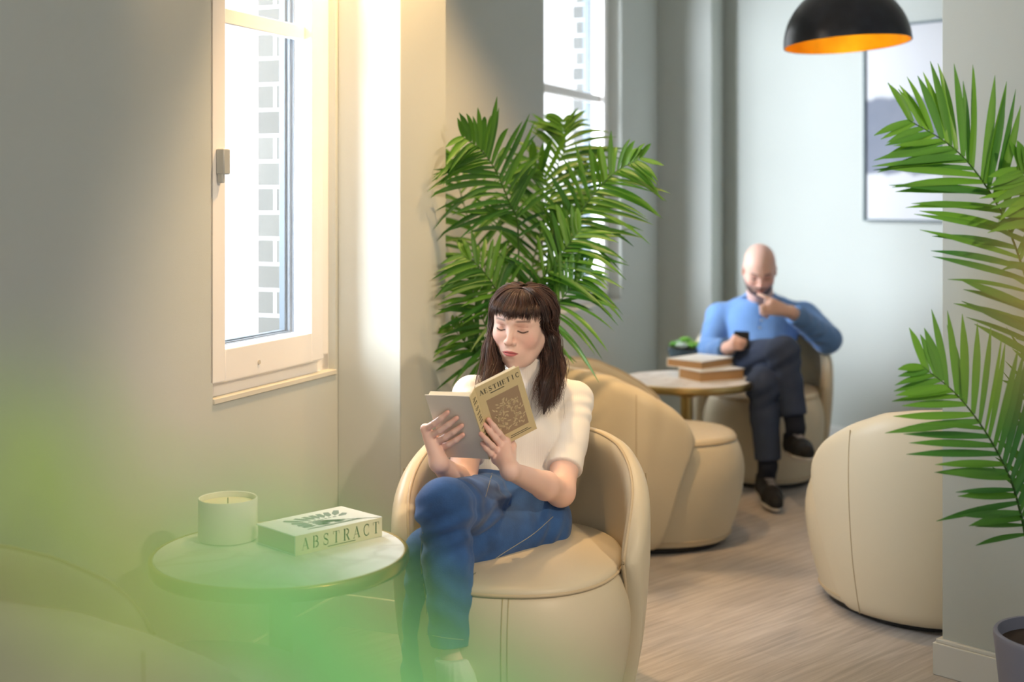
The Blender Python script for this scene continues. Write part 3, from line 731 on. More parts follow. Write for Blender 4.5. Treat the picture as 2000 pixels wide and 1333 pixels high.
def frond(parent, pts, npair, Lmax, normal, seed, start=.25, droop=.25, width=.017, c0=(30, 84, 26), c1=(84, 132, 32), rr=.004, vary=.15, sides=(-1, 1), fwd=.62, tipgreen=1.0, clamp=None):
    r = np.random.default_rng(seed); n = 60; C = catmull(pts, n); T = np.gradient(C, axis=0); T /= np.linalg.norm(T, axis=1)[:, None]
    Nn = va(Vector(normal).normalized())
    V0, F0 = tubes([C], [np.linspace(rr, rr*.3, n)], 6); VV = [V0]; FF = [F0]; CC = [np.tile(lin((58, 92, 38)), (len(V0), 1))]; base = len(V0)
    for i in range(npair):
        s = start+(1-start)*(i/(npair-1)); 
        for sd in sides:
            q = min(max(s+r.normal()*.006, 0), 1)*(n-1); k = int(min(q, n-2)); f = q-k; p = C[k]*(1-f)+C[k+1]*f; t = T[k]
            lat = np.cross(t, Nn)*sd; lat /= np.linalg.norm(lat)+1e-9
            u = (s-start)/(1-start); Ln = Lmax*(.55+.45*math.sin(PI*min(1, u*.9+.18)))*(1 if u < .8 else 1-.35*(u-.8)/.2)*(1+vary*r.normal()*.5)
            fw = fwd*(.8+.5*u**2)+.05*r.normal()
            d = lat+t*fw+Nn*(.10+.10*r.normal()); d /= np.linalg.norm(d)
            m = 9; ts = np.linspace(0, 1, m); g = np.array([0, 0, -1.0]); dr = droop*(1+.4*r.normal())
            cl = p+np.outer(ts, d)*Ln+np.outer(ts**2, g)*Ln*dr+np.outer(ts**2, t)*Ln*.06
            tt = np.gradient(cl, axis=0); tt /= np.linalg.norm(tt, axis=1)[:, None]
            side = np.cross(tt, Nn+.22*r.normal(size=3)); side /= np.linalg.norm(side, axis=1)[:, None]+1e-9; nrm = np.cross(side, tt)
            w = width*(.22+.78*np.sin(PI*np.clip(ts*.80+.10, 0, 1))**.8)*(1-ts**6)*.5*(1+.15*r.normal()); w = np.maximum(w, .0004)
            L_ = cl-side*w[:, None]+nrm*(w*.35)[:, None]; R_ = cl+side*w[:, None]+nrm*(w*.35)[:, None]
            VV.append(np.stack([L_, cl, R_], 1).reshape(-1, 3)); j = np.arange(m-1)[:, None]
            FF.append((base+np.hstack([np.stack([j*3, j*3+1, j*3+4, j*3+3], -1)[:, 0], np.stack([j*3+1, j*3+2, j*3+5, j*3+4], -1)[:, 0]]).reshape(-1, 4)))
            mixv = np.clip(.15+.55*r.random()+.35*(u-.5)*tipgreen, 0, 1); c = lin(c0)*(1-mixv)+lin(c1)*mixv
            CC.append(np.tile(c, (3*m, 1))); base += 3*m
    VA = np.vstack(VV)
    if clamp: VA = clamp(VA+np.array(tuple(parent.location)))-np.array(tuple(parent.location))
    return mesh_obj('frond', VA, np.vstack(FF), leafm, parent, cols=np.vstack(CC))
def pot(parent, r, h, m):
    mb = MB(); mb.lathe([(0, 0), (r*.66, 0), (r*.72, .01), (r*.90, h*.5), (r, h-.012), (r, h-.003), (r*.985, h), (r*.93, h), (r*.915, h-.02), (r*.90, h*.9), (0, h*.9)], 64); mb.build('pot', m, parent, smooth=True, angle=1)
    mb = MB(); mb.lathe([(0, h*.9+.001), (r*.90, h*.9+.001), (r*.5, h*.91+.006), (0, h*.92+.008)], 40); mb.build('soil', mat('soil', (60, 46, 36), .9, bump=.8, bscale=60), parent)
grey_pot = mat('pot_grey', (132, 132, 146), .55, bump=.05)
BX_, BY_ = .03, 4.47
pm = empty('potted_palm', (BX_, BY_, 0)); tag(pm, 'tall potted palm by the window behind the reading woman', 'plant', None)
pot(pm, .15, .28, grey_pot)
def rel(parent, *pts, dy=0): return [P(p[0], p[1], p[2]+dy)-parent.location for p in pts]
bs = Vector((0, 0, .27))
camN = (-.05, -1, .35)
def clamp_left(p):       # leaves bend back where they meet the window wall or the column
    d = (p-np.array(tuple(O1))) @ np.array(tuple(N1)); s_ = (p-np.array(tuple(O1))) @ np.array(tuple(D1))
    lim = np.where(s_ < 4.735, -.222, -.008); ex = np.maximum(d-lim, 0); return p-ex[:, None]*np.array(tuple(N1))
def clamp_right(p):
    d = (p-np.array(tuple(PR))) @ np.array(tuple(N2)); t_ = (p-np.array(tuple(PR))) @ np.array(tuple(D2)); ex = np.maximum(d+.022, 0)*(t_ > -.03); return p-ex[:, None]*np.array(tuple(N2))
FR = [
 ([(1012, 650, 4.2), (1012, 452, 4.12), (995, 397, 4.08), (966, 330, 4.04), (938, 292, 4.0), (905, 268, 3.95)], 24, .215, (.25, -1, .3), 1, .34),
 ([(1035, 640, 4.3), (1062, 450, 4.42), (1088, 330, 4.48), (1104, 286, 4.5), (1100, 238, 4.5)], 22, .215, (0, -1, .35), 2, .35),
 ([(1045, 640, 4.15), (1068, 530, 4.10), (1098, 485, 4.06), (1128, 424, 4.03), (1168, 370, 4.0), (1205, 334, 3.98), (1250, 310, 3.95)], 22, .19, (.2, -1, .6), 3, .42),
 ([(1030, 660, 4.15), (1052, 558, 4.05), (1080, 522, 4.02), (1110, 478, 4.0), (1134, 448, 4.0)], 18, .225, (.1, -1, .8), 4, .30),
 ([(1000, 660, 4.3), (966, 578, 4.4), (942, 510, 4.42), (918, 440, 4.44), (892, 350, 4.46), (880, 300, 4.46)], 22, .20, (.3, -1, .3), 5, .25),
 ([(1020, 650, 4.25), (1040, 520, 4.3), (1060, 430, 4.33), (1066, 352, 4.35), (1035, 310, 4.3)], 20, .22, (.1, -1, .2), 6, .35),
 ([(1010, 690, 4.15), (990, 610, 4.05), (965, 560, 4.0), (935, 520, 3.98), (905, 500, 3.98)], 14, .18, (.3, -1, .5), 7, .30),
 ([(1000, 760, 4.2), (968, 712, 4.1), (945, 704, 4.05), (915, 676, 4.03), (884, 640, 4.02)], 13, .16, (.2, -1, .6), 8, .30),
 ([(1035, 700, 4.15), (1055, 640, 4.05), (1085, 600, 4.0), (1118, 560, 3.97), (1150, 530, 3.95)], 16, .20, (.1, -1, .9), 9, .25),
 ([(1000, 720, 4.2), (975, 690, 4.1), (950, 640, 4.05), (930, 590, 4.02), (915, 545, 4.0)], 14, .17, (.4, -1, .4), 11, .30),
 ([(1035, 660, 4.35), (1080, 540, 4.5), (1110, 440, 4.55), (1130, 380, 4.55), (1150, 330, 4.52)], 16, .20, (.1, -1, .3), 12, .35),
]
for pts, n_, L_, nr, sd, st in FR:
    rp = rel(pm, *pts, dy=.25); frond(pm, [bs+Vector((.01*math.cos(sd), .01*math.sin(sd), 0)), bs*1.6+(rp[0]-bs*1.6)*.35]+rp, n_+2, L_*1.10, nr, sd, start=.30+st*.35, droop=.34, width=.0165, fwd=.78, clamp=clamp_left)
p2 = empty('potted_palm', (1.285, 3.13, 0)); tag(p2, 'potted palm in a grey pot at the right edge, in front of the right wall', 'plant')
pot(p2, .145, .285, grey_pot)
FR2 = [
 ([(2050, 900, 3.1), (2040, 700, 3.08), (2008, 560, 3.05), (1960, 425, 3.02), (1905, 335, 3.0), (1850, 280, 2.98), (1775, 235, 2.95)], 28, .225, (.1, -1, .35), 21, .22, .10),
 ([(2010, 1080, 3.1), (1995, 1010, 3.05), (1971, 931, 3.0), (1924, 843, 2.97), (1867, 770, 2.95), (1800, 715, 2.93)], 20, .21, (.1, -1, .55), 22, .22, .06),
 ([(2070, 900, 3.1), (2090, 650, 3.08), (2080, 480, 3.05), (2040, 380, 3.0), (1990, 330, 2.97)], 18, .20, (.2, -1, .2), 23, .3, .2),
 ([(2050, 1000, 3.15), (2080, 850, 3.2), (2120, 700, 3.2), (2180, 600, 3.2)], 14, .20, (.2, -1, .4), 24, .3, .2),
]
for pts, n_, L_, nr, sd, st, dr in FR2:
    rp = rel(p2, *pts); frond(p2, [bs+Vector((.012*math.cos(sd), .012*math.sin(sd), 0)), bs*1.25+(rp[0]-bs*1.25)*.4]+rp, n_+4, L_*1.2, nr, sd, start=.30+st*.3, droop=dr, width=.018, fwd=.90, c0=(44, 106, 50), c1=(112, 164, 44), clamp=clamp_right)
# ------------------------------------------------------------------ people
skin_f = mat('skin_woman', (228, 182, 160), .46, attr='Col', bump=.05, bscale=300, sss=.12, sss_r=.006, spec=.4)
skin_m = mat('skin_man', (226, 184, 164), .46, attr='Col', bump=.05, bscale=300, sss=.12, sss_r=.006, spec=.4)

def head_parts(male):
    """head in its own axes: x right, y forward, z up, origin between the ears at eye level"""
    w = 1.0 if male else .965
    I = []
    I.append((ell((0, -.018, .032), (.0755*w, .094, .084)) if male else ell((0, -.015, .025), (.0755*w, .087, .0650)), 0))
    I.append((ell((0, .022, .004), (.066*w, .066, .068)), .03))          # brow and face plane
    I.append((ell((0, .018, -.048), (.0575*w, .060, .060)), .03))          # cheeks, upper jaw
    I.append((ell((0, .026, -.084), (.044*w+(.006 if male else 0), .049, .036)), .03))          # jaw
    I.append((sph((0, .0655, -.107), .0145), .024))                         # chin
    for s in (-1, 1):
        I.append((sph((s*.036*w, .050, -.034), .028 if male else .0265), .025))               # cheekbone
        I.append((cone((s*.012, .083, .020), (s*.046, .062, .018), .0075, .006), .014))
        I.append((cone((s*.055*w, .0, -.050), (s*.032*w, .045, -.090), .018, .016), .03))
    def base(p):
        d = union(I)(p)
        for s in (-1, 1):                                                   # eye sockets
            d = smax(d, -ell((s*.0315, .0935, -.001), (.0185, .0135, .0115))(p), .014)
        for s in (-1, 1):                                                   # closed-down lids over the eyeball
            d = smin(d, sph((s*.0315, .0680, -.003), .0135)(p), .004)
            d = smin(d, cone((s*.018, .0805, -.0085), (s*.043, .0745, -.0085), .0026, .0022)(p), .005)  # lower lid
        d = smin(d, cone((0, .083, .006), (0, .1015, -.031), .0062, .0082), .012) if False else smin(d, cone((0, .083, .006), (0, .1015, -.031), .0062, .0082)(p), .012)
        d = smin(d, sph((0, .1030, -.0335), .0080)(p), .008)
        for s in (-1, 1): d = smin(d, sph((s*.0115, .0925, -.0375), .0066)(p), .006)
        for s in (-1, 1): d = smax(d, -sph((s*.0062, .0975, -.0455), .0032)(p), .004)   # nostrils
        # mouth
        d = smin(d, ell((0, .074, -.066), (.030, .019, .024))(p), .018)
        for s in (-1, 1):
            d = smin(d, cone((s*.0035, .0930, -.0630), (s*.020, .0845, -.0665), .0034, .0018)(p), .005)
        d = smin(d, ell((0, .0885, -.0722), (.0150, .0075, .0052))(p), .005)
        d = smax(d, -cone((-.0225, .0850, -.0675), (0, .0965, -.0675), .0010, .0013)(p), .003)
        d = smax(d, -cone((.0225, .0850, -.0675), (0, .0965, -.0675), .0010, .0013)(p), .003)
        d = smax(d, -ell((0, .094, -.0870), (.014, .006, .005))(p), .006)
        for s in (-1, 1):                                                   # ears
            R = frame((s*.9, -.45, 0), (0, -.15, 1))
            e = ell((s*.0775*w, -.012, -.012), (.016, .0065, .031), R)(p)
            e = smax(e, -ell((s*.0845*w, -.008, -.010), (.008, .005, .018), R)(p), .005)
            d = smin(d, e, .006)
        return d
    return base
def head_color(L, base_c, male):
    n = len(L); C = np.tile(lin(base_c), (n, 1))
    def mixin(mask, col, a=1.0):
        m = np.clip(mask, 0, 1)[:, None]*a; C[:] = C*(1-m)+lin(col)*m
    x, y, z = L[:, 0], L[:, 1], L[:, 2]; ax = np.abs(x)
    g = lambda cx, cy, cz, r: np.exp(-(((ax-cx)**2+(y-cy)**2+(z-cz)**2)/(r*r)))
    mixin(g(.042, .065, -.034, .024), (222, 138, 122), .45 if not male else .25)
    mixin(g(0, .104, -.034, .014), (224, 140, 124), .30)
    mixin(g(.0315, .083, .004, .017), (196, 130, 112), .45)
    # lips
    t = np.clip(ax/.0225, 0, 1); up = .0072*(1-t**1.6)-.0014*np.exp(-(ax/.0035)**2)+.0006; dn = .0088*(1-t**2.2)+.0004; zl = z+.0675
    lip = np.clip((up-zl)/.0012+.5, 0, 1)*np.clip((zl+dn)/.0012+.5, 0, 1)*(ax < .0235)*(y > .074)
    mixin(lip, (196, 92, 100) if not male else (198, 120, 112), .85)
    mixin(np.exp(-((z+.0675)/.0012)**2)*(ax < .0225)*(y > .074), (112, 44, 50), .75)
    # lash line on the lowered lid
    lz = -.0080+.0018*np.cos(np.clip((ax-.0315)/.015, -1, 1)*PI)*-1
    lash = np.exp(-((z-(lz+.0005))/.0019)**2)*np.clip((.0155-np.abs(ax-.0315))/.002, 0, 1)*(y > .066)
    mixin(lash*1.3, (40, 26, 24), .95)
    mixin(np.exp(-((z-.0065)/.0012)**2)*(np.abs(ax-.0315) < .0135)*(y > .068), (160, 96, 80), .5)
    # brows
    bz = .0225-.006*np.clip((ax-.036)/.02, 0, 1)**2
    mixin(np.exp(-((z-bz)/.0034)**2)*np.clip((ax-.011)/.008, 0, 1)*np.clip((.052-ax)/.008, 0, 1)*(y > .04), (70, 50, 42), .75)
    if male:
        jaw = np.clip((-.050-z+.25*np.clip(.055-y, 0, .08))/.012, 0, 1)*(z > -.16)*np.clip((y+.012)/.02, 0, 1)
        mouth = np.exp(-((x/.026)**2+((z+.0675)/.009)**2)*1.0)
        mo = np.exp(-((z+.0535+ax*.10)/.0062)**4)*np.clip((.031-ax)/.006, 0, 1)*(y > .06)
        m = np.clip(jaw*(1-1.6*mouth), 0, 1); m = np.maximum(m, mo*.8)
        mixin(m, (52, 42, 40), .88)
    return C

def build_mesh_from(f, boxes, name, m, parent=None, colf=None):
    parts = [surface(f, lo, hi, h) for lo, hi, h in boxes]
    V, F = merge(parts); 
    return mesh_obj(name, V, F, m, parent, cols=(colf(V) if colf else None))
def bbox(pts, pad):
    a = np.array([tuple(p) for p in pts]); return a.min(0)-pad, a.max(0)+pad
def cut(f, pt, nrm, k=.002):        # keep the side where (p-pt).nrm < 0
    pt = va(pt); nrm = va(Vector(nrm).normalized())
    return lambda p: smax(f(p), (p-pt) @ nrm, k)

# ---------------- the open book she holds
b_top = P(922, 766, 3.155); b_bot = P(961, 889, 3.245); Bu = (b_top-b_bot).normalized(); BH = (b_top-b_bot).length
cen = (b_top+b_bot)/2
tl = P(828, 770, 3.20); tr_ = P(1012, 716, 3.215)
def wing_dir(outer, top):
    d = outer-top; d = d-Bu*d.dot(Bu); return d.normalized(), d.length
# choose depths of the outer edges so that the covers stay square to the spine
def solve_outer(px, py, top):
    best = None
    for Y in np.linspace(3.0, 3.5, 501):
        q = P(px, py, Y)-top
        e = abs(q.dot(Bu))
        if best is None or e < best[0]: best = (e, Y)
    return P(px, py, best[1]), best
aL = P(918, 775, 3.155); aR = solve_outer(927, 759, aL)[0]
tlp, e1 = solve_outer(828, 772, aL); trp, e2 = solve_outer(1012, 716.5, aR)
dl, wl = wing_dir(tlp, aL); dr, wr = wing_dir(trp, aR)
print('reading book', round(BH, 3), round(wl, 3), round(wr, 3), 'spine', round((aR-aL).length, 3), tuple(aR))
rb = empty('open_book', b_bot); tag(rb, 'open beige book with AESTHETIC on its cover held up by the reading woman', 'book')
def frame_mat(o, X, Y):
    X = X.normalized(); Y = (Y-X*Y.dot(X)).normalized(); Z = X.cross(Y)
    return Matrix.Translation(o-rb.location) @ Matrix(((X.x, Y.x, Z.x, 0), (X.y, Y.y, Z.y, 0), (X.z, Y.z, Z.z, 0), (0, 0, 0, 1)))
WG = (wl+wr)/2
ML = frame_mat(aL-Bu*BH+dl*WG, -dl, Bu); MR = frame_mat(aR-Bu*BH, dr, Bu); MS = frame_mat(aL-Bu*BH, aR-aL, Bu); SWD = (aR-aL).length
ncL = (ML.to_3x3() @ Vector((0, 0, 1))); ncR = (MR.to_3x3() @ Vector((0, 0, 1)))
covera = mat('book_cover_beige', (214, 196, 150), .5); coverback = mat('book_back_grey', (222, 214, 200), .5, bump=.03)
mb = MB(); mb.box((0, 0, -.0025), (WG, BH, 0), ML); mb.build('back_cover', coverback, rb, bevel=.0006)
mb = MB(); mb.box((0, 0, -.0025), (WG, BH, 0), MR); fcv = mb.build('front_cover', covera, rb, bevel=.0006)
mb = MB(); mb.box((-.001, 0, -.0025), (SWD+.001, BH, 0), MS); sp_o = mb.build('spine', covera, rb, bevel=.0006)
pgm = mat('page_cream', (232, 222, 196), .8, bump=.3, bscale=90, stretch=(.3, .3, 8))
mb = MB(); mb.box((.006, .004, -.020), (WG-.006, BH-.004, -.0025), ML); mb.build('left_pages', pgm, rb)
mb = MB(); mb.box((.006, .004, -.016), (WG-.006, BH-.004, -.0025), MR); mb.build('right_pages', pgm, rb)
o = lettering('cover_title', 'AESTHETIC', .006, WG-.004, .0135, MR @ Matrix.Translation((0, BH-.027, .0002)), ink, rb, wk=1.25); o.parent = fcv
mb = MB(); mb.box((.034, BH-.0345, 0), (.072, BH-.0325, .0004), MR); o = mb.build('small_print', ink, fcv)
artb = mat('art_taupe', (164, 140, 112), .6); leafp = mat('art_leaf', (206, 186, 146), .6)
mb = MB(); mb.box((.018, .030, 0), (WG-.016, BH-.048, .0003), MR); mb.build('cover_art', artb, fcv)
mb = MB(); r_ = random.Random(11)
for k in range(120):
    cx = .030+.078*r_.random(); t = (cx-.030)/.078; cy = .036+(.030+.062*math.sin(PI*(.25+.6*t)))*r_.random()
    if cx > WG-.024: continue
    an = math.radians(90+r_.uniform(-75, 75)); L_ = r_.uniform(.009, .013); wd = .0019
    d = Vector((math.cos(an), math.sin(an), 0)); nn = Vector((-d.y, d.x, 0)); o0 = Vector((cx, cy, .0005))
    mb.poly([o0, o0+d*L_*.35+nn*wd, o0+d*L_*.75+nn*wd*.8, o0+d*L_, o0+d*L_*.75-nn*wd*.8, o0+d*L_*.35-nn*wd], M=MR)
mb.build('art_leaves', leafp, fcv)
for dx, y0, x0, x1 in ((0, .0165, .052, .100), (0, .0115, .050, .108)):
    mb = MB(); mb.box((x0, y0, 0), (x1, y0+.0015, .0004), MR); mb.build('small_print', ink, fcv)
o = lettering('spine_title', 'AESTHETIC', .012, BH-.055, SWD*.5, MS @ Matrix.Translation((SWD*.25, BH, .0003)) @ Matrix.Rotation(-PI/2, 4, 'Z'), ink, rb, wk=1.2); o.parent = sp_o
mb = MB(); mb.box((SWD*.35, .016, 0), (SWD*.45, .046, .0004), MS); mb.build('small_print', ink, sp_o)


def onplane(px, py, p0, n, off):
    d = P(px, py, 1.0)-Vector((0, 0, H)); o = Vector((0, 0, H)); q = p0+n*off
    t = (q-o).dot(n)/d.dot(n); return o+d*t

def finger(mcp, tip, n, arch=.010, r=(.0088, .0078, .0072, .0060), knuck=.0):
    mcp = Vector(mcp); tip = Vector(tip); a = mcp+(tip-mcp)*.46+n*arch; b = mcp+(tip-mcp)*.75+n*arch*.75
    return [(cone(mcp, a, r[0], r[1]), .004), (cone(a, b, r[1]*1.02, r[2]), .003), (cone(b, tip, r[2], r[3]), .003)]
def fingers_union(flist, palm):
    """fingers stay apart: each finger blended by itself, then joined to the palm"""
    fs = [union(f) for f in flist]
    def g(p):
        d = palm(p); best = None
        for f in fs:
            e = f(p); best = e if best is None else np.minimum(best, e)
        return smin(d, best, .006)
    return g

# ---------------- the reading woman
wR = P(857, 905, 3.24); wL = P(996, 920, 3.20)                        # wrists
eR = P(903, 950, 3.42); eL = P(1095, 962, 3.46)                       # elbows
sR = P(922, 772, 3.61); sL = P(1122, 782, 3.68)                       # shoulders
pel = P(1003, 1000, 3.53); wai = P(1003, 935, 3.58); che = P(1018, 850, 3.62); nek = P(1038, 752, 3.69)
hR = P(950, 992, 3.50); kR = P(868, 992, 3.10); aR_ = P(886, 1290, 3.06)
hL = P(1050, 1030, 3.50); kL = P(842, 1085, 3.20); aL_ = P(818, 1420, 3.20)
upW = (nek-pel).normalized(); lat = (sR-sL).normalized(); TF = frame(upW.cross(lat) if upW.cross(lat).y < 0 else -upW.cross(lat), upW)
tR, tF, tU = [Vector(x) for x in TF]
yaw, pit, rol = math.radians(20), math.radians(10), math.radians(-5)
hF = Vector((-math.sin(yaw)*math.cos(pit), -math.cos(yaw)*math.cos(pit), -math.sin(pit)))
HB = frame(hF, (0, 0, 1)); HR_, HF_, HU_ = [Vector(x) for x in HB]
HU_ = (HU_*math.cos(rol)+HR_*math.sin(rol)); HB = frame(hF, HU_); HR_, HF_, HU_ = [Vector(x) for x in HB]
HSC = .98
hO = P(1000, 645, 3.54)-HF_*.078*HSC-HU_*(-.006)*HSC
head_w = head_parts(False)
def hl(p): return ((p-va(hO)) @ HB.T)/HSC
def f_head(p): return head_w(hl(p))*HSC
def hw(x, y, z): return hO+(HR_*x+HF_*y+HU_*z)*HSC
f_neck = cone(hw(0, -.030, -.05), nek, .048, .056)
# right hand (on the back cover, left in the picture)
tipsR = [onplane(874, 806, aL, ncL, .0062), onplane(892, 817, aL, ncL, .0062), onplane(902, 832, aL, ncL, .0062), onplane(904, 850, aL, ncL, .0058)]
mcpR = [onplane(831, 838, aL, ncL, .012), onplane(837, 853, aL, ncL, .018), onplane(847, 866, aL, ncL, .018), onplane(858, 876, aL, ncL, .014)]
fRl = [finger(a, b, ncL, .008) for a, b in zip(mcpR, tipsR)]
thR = onplane(842, 862, aL, ncL, -.026); thR2 = onplane(868, 838, aL, ncL, -.026)
palmR = union([(cone(wR, mcpR[0], .017, .0115), 0), (cone(wR, mcpR[1], .017, .0120), .010), (cone(wR, mcpR[2], .017, .0118), .010), (cone(wR, mcpR[3], .016, .0112), .010),
               (cone(mcpR[0], mcpR[3], .0105, .0105), .008), (cone(wR, thR, .015, .011), .012), (cone(thR, thR2, .0105, .0078), .006)])
handR = fingers_union(fRl, palmR)
tipsL = [onplane(954, 820, aR, ncR, .0062), onplane(946, 830, aR, ncR, .0062), onplane(939, 848, aL, ncL, .0065), onplane(942, 867, aL, ncL, .0062)]
mcpL = [onplane(988, 864, aR, ncR, .010), onplane(981, 874, aR, ncR, .018), onplane(975, 886, aR, ncR, .022), onplane(969, 898, aR, ncR, .022)]
fLl = [finger(a, b, ncR, .007) for a, b in zip(mcpL, tipsL)]
thL = onplane(1000, 872, aR, ncR, -.022); thL2 = onplane(992, 836, aR, ncR, -.020)
palmL = union([(cone(wL, mcpL[0], .017, .0115), 0), (cone(wL, mcpL[1], .017, .0120), .010), (cone(wL, mcpL[2], .017, .0118), .010), (cone(wL, mcpL[3], .016, .0110), .010),
               (cone(mcpL[0], mcpL[3], .0105, .0100), .008), (cone(wL, thL, .015, .011), .012), (cone(thL, thL2, .0105, .0078), .006)])
handL = fingers_union(fLl, palmL)
def arm(s, e, wr, r=(.046, .035, .0335, .0210)):
    m1 = s.lerp(e, .45); m2 = e.lerp(wr, .32)
    return [(cone(s, m1, r[0], r[0]*.93), .01), (cone(m1, e, r[0]*.93, r[1]), .015), (cone(e, m2, r[2], r[2]*1.02), .022), (cone(m2, wr, r[2]*1.04, r[3]), .015)]
armR = union(arm(sR, eR, wR)); armL = union(arm(sL, eL, wL))
f_armR = lambda p: smin(armR(p), handR(p), .012)
f_armL = lambda p: smin(armL(p), handL(p), .012)
torso = union([(ell(che, (.110, .080, .130), TF), 0), (ell(wai, (.094, .074, .10), TF), .05), (ell(pel, (.145, .10, .09), TF), .05),
               (cone(sR, sL, .040), .05), (cone(nek, che, .055, .07), .04), (cone(sR, nek+tU*.01, .030, .040), .03), (cone(sL, nek+tU*.01, .030, .040), .03),
               (sph(che+tF*.052+tR*.055-tU*.01, .046), .035), (sph(che+tF*.052-tR*.055-tU*.01, .046), .035)])
def leg(h, k, a, r=(.082, .060, .052, .047, .030)):
    c = k.lerp(a, .3)
    return [(cone(h, k, r[0], r[1]), .03), (cone(k, c, r[2], r[3]), .02), (cone(c, a, r[3], r[4]), .02)]
ftR = aR_+Vector((.05, -.10, -.085)); heR = aR_+Vector((-.005, .03, -.045)); ftL = aL_+Vector((-.02, -.15, -.095)); heL = aL_+Vector((0, .035, -.085))
legs_body = union(leg(hR, kR, aR_, (.072, .052, .047, .043, .028))+leg(hL, kL, aL_, (.072, .052, .047, .043, .028))+[(cone(aR_, ftR, .028, .024), .02), (cone(aR_, heR, .028, .026), .015), (cone(aL_, ftL, .028, .024), .02), (cone(aL_, heL, .028, .028), .015)])
f_core = lambda p: smin(smin(torso(p), legs_body(p), .03), np.minimum(armR(p), armL(p))+.004, .02)
def woman_col(V):
    L = hl(V); C = head_color(L, (238, 202, 186), False)
    far = np.linalg.norm(V-va(hO), axis=1) > .16
    C[far] = lin((236, 198, 182))
    for t in tipsR+tipsL:                     # warmer fingertips and knuckles
        m = np.exp(-(np.linalg.norm(V-va(t), axis=1)/.011)**2)[:, None]*.45; C = C*(1-m)+lin((222, 140, 124))*m
    for t in mcpR+mcpL:
        m = np.exp(-(np.linalg.norm(V-va(t), axis=1)/.012)**2)[:, None]*.22; C = C*(1-m)+lin((222, 146, 130))*m
    return C
f_headneck = lambda p: smin(f_head(p), f_neck(p), .022)
b1 = bbox([hw(0, 0, .115), hw(0, 0, -.13), hw(.1, 0, 0), hw(-.1, 0, 0), hw(0, .115, 0), hw(0, -.125, 0), nek], .012)
b2 = bbox([sR, eR, wR]+tipsR+mcpR+[thR, thR2], .055); b3 = bbox([sL, eL, wL]+tipsL+mcpL+[thL, thL2], .055)
b4 = bbox([pel, che, nek, sR, sL, hR, hL, kR, kL, aR_, aL_, ftR, ftL, heR, heL], .11)
parts = [surface(f_headneck, b1[0], b1[1], .0016), surface(f_armR, b2[0], b2[1], .0021), surface(f_armL, b3[0], b3[1], .0021),
         surface(lambda p: f_core(p)+.002, b4[0], b4[1], .006)]
V, F = merge(parts)
woman = mesh_obj('person', V, F, skin_f, None, cols=woman_col(V))
tag(woman, 'young woman with long dark hair, white turtleneck top and blue jeans, seated and reading', 'person')
# sweater
knit = mat('white_knit', (238, 234, 228), .85, bump=.35, bscale=150, sheen=.2)
def knit_ribs(m):
    N = m.node_tree.nodes; L = m.node_tree.links; b = N['Principled BSDF']
    tc = N.new('ShaderNodeTexCoord'); wv = N.new('ShaderNodeTexWave'); wv.bands_direction = 'X'; wv.inputs['Scale'].default_value = 55; wv.inputs['Distortion'].default_value = .6
    L.new(tc.outputs['Object'], wv.inputs[0]); bp = N.new('ShaderNodeBump'); bp.inputs['Strength'].default_value = .16; bp.inputs['Distance'].default_value = .0012
    L.new(wv.outputs['Fac'], bp.inputs['Height']); L.new(bp.outputs[0], b.inputs['Normal'])
knit_ribs(knit)
slR = sR.lerp(eR, .70); slL = sL.lerp(eL, .76)
def sleeve(s, e, c, ph):
    ax_ = va((e-s).normalized())
    f = union([(cone(s, s.lerp(e, .5), .054, .051), 0), (cone(s.lerp(e, .4), e, .050, .048), .01)])
    def g(p):
        t = (p-va(s)) @ ax_; wr = np.exp(-((t-.045)/.05)**2)*np.sin(t*210+(p[:, 0]+p[:, 1])*60+ph)*.0017
        return f(p)+wr
    return cut(g, c, e-s, .003)
sl1 = sleeve(sR, eR, slR, 0); sl2 = sleeve(sL, eL, slL, 1)
hem = wai-tU*.012
tor_cut = cut(lambda p: torso(p)-.0075, hem, -tU, .004)
coll0 = nek+(hw(0, -.030, -.05)-nek)*.0
ctop = hw(0, .0, -.105)
coll = cut(cone(nek-tU*.01, hw(0, -.022, -.06), .066, .0595), hw(0, .0, -.106), (HU_*.75-HF_*.28*-1*0+tU*.4), .006)
def f_sw(p):
    d = smin(tor_cut(p), np.minimum(sl1(p), sl2(p)), .006)
    d = smin(d, coll(p), .010)
    band = np.abs((p-va(hem)) @ va(tU)-.014)
    d = d-.0022*np.exp(-(band/.012)**2)
    return d+.0012*noise3(p, 42, 3)
b5 = bbox([sR, sL, nek, che, hem, slR, slL, hw(0, 0, -.09)], .11)
V, F = surface(f_sw, b5[0], b5[1], .0032); mesh_obj('turtleneck_top', V, F, knit, woman)
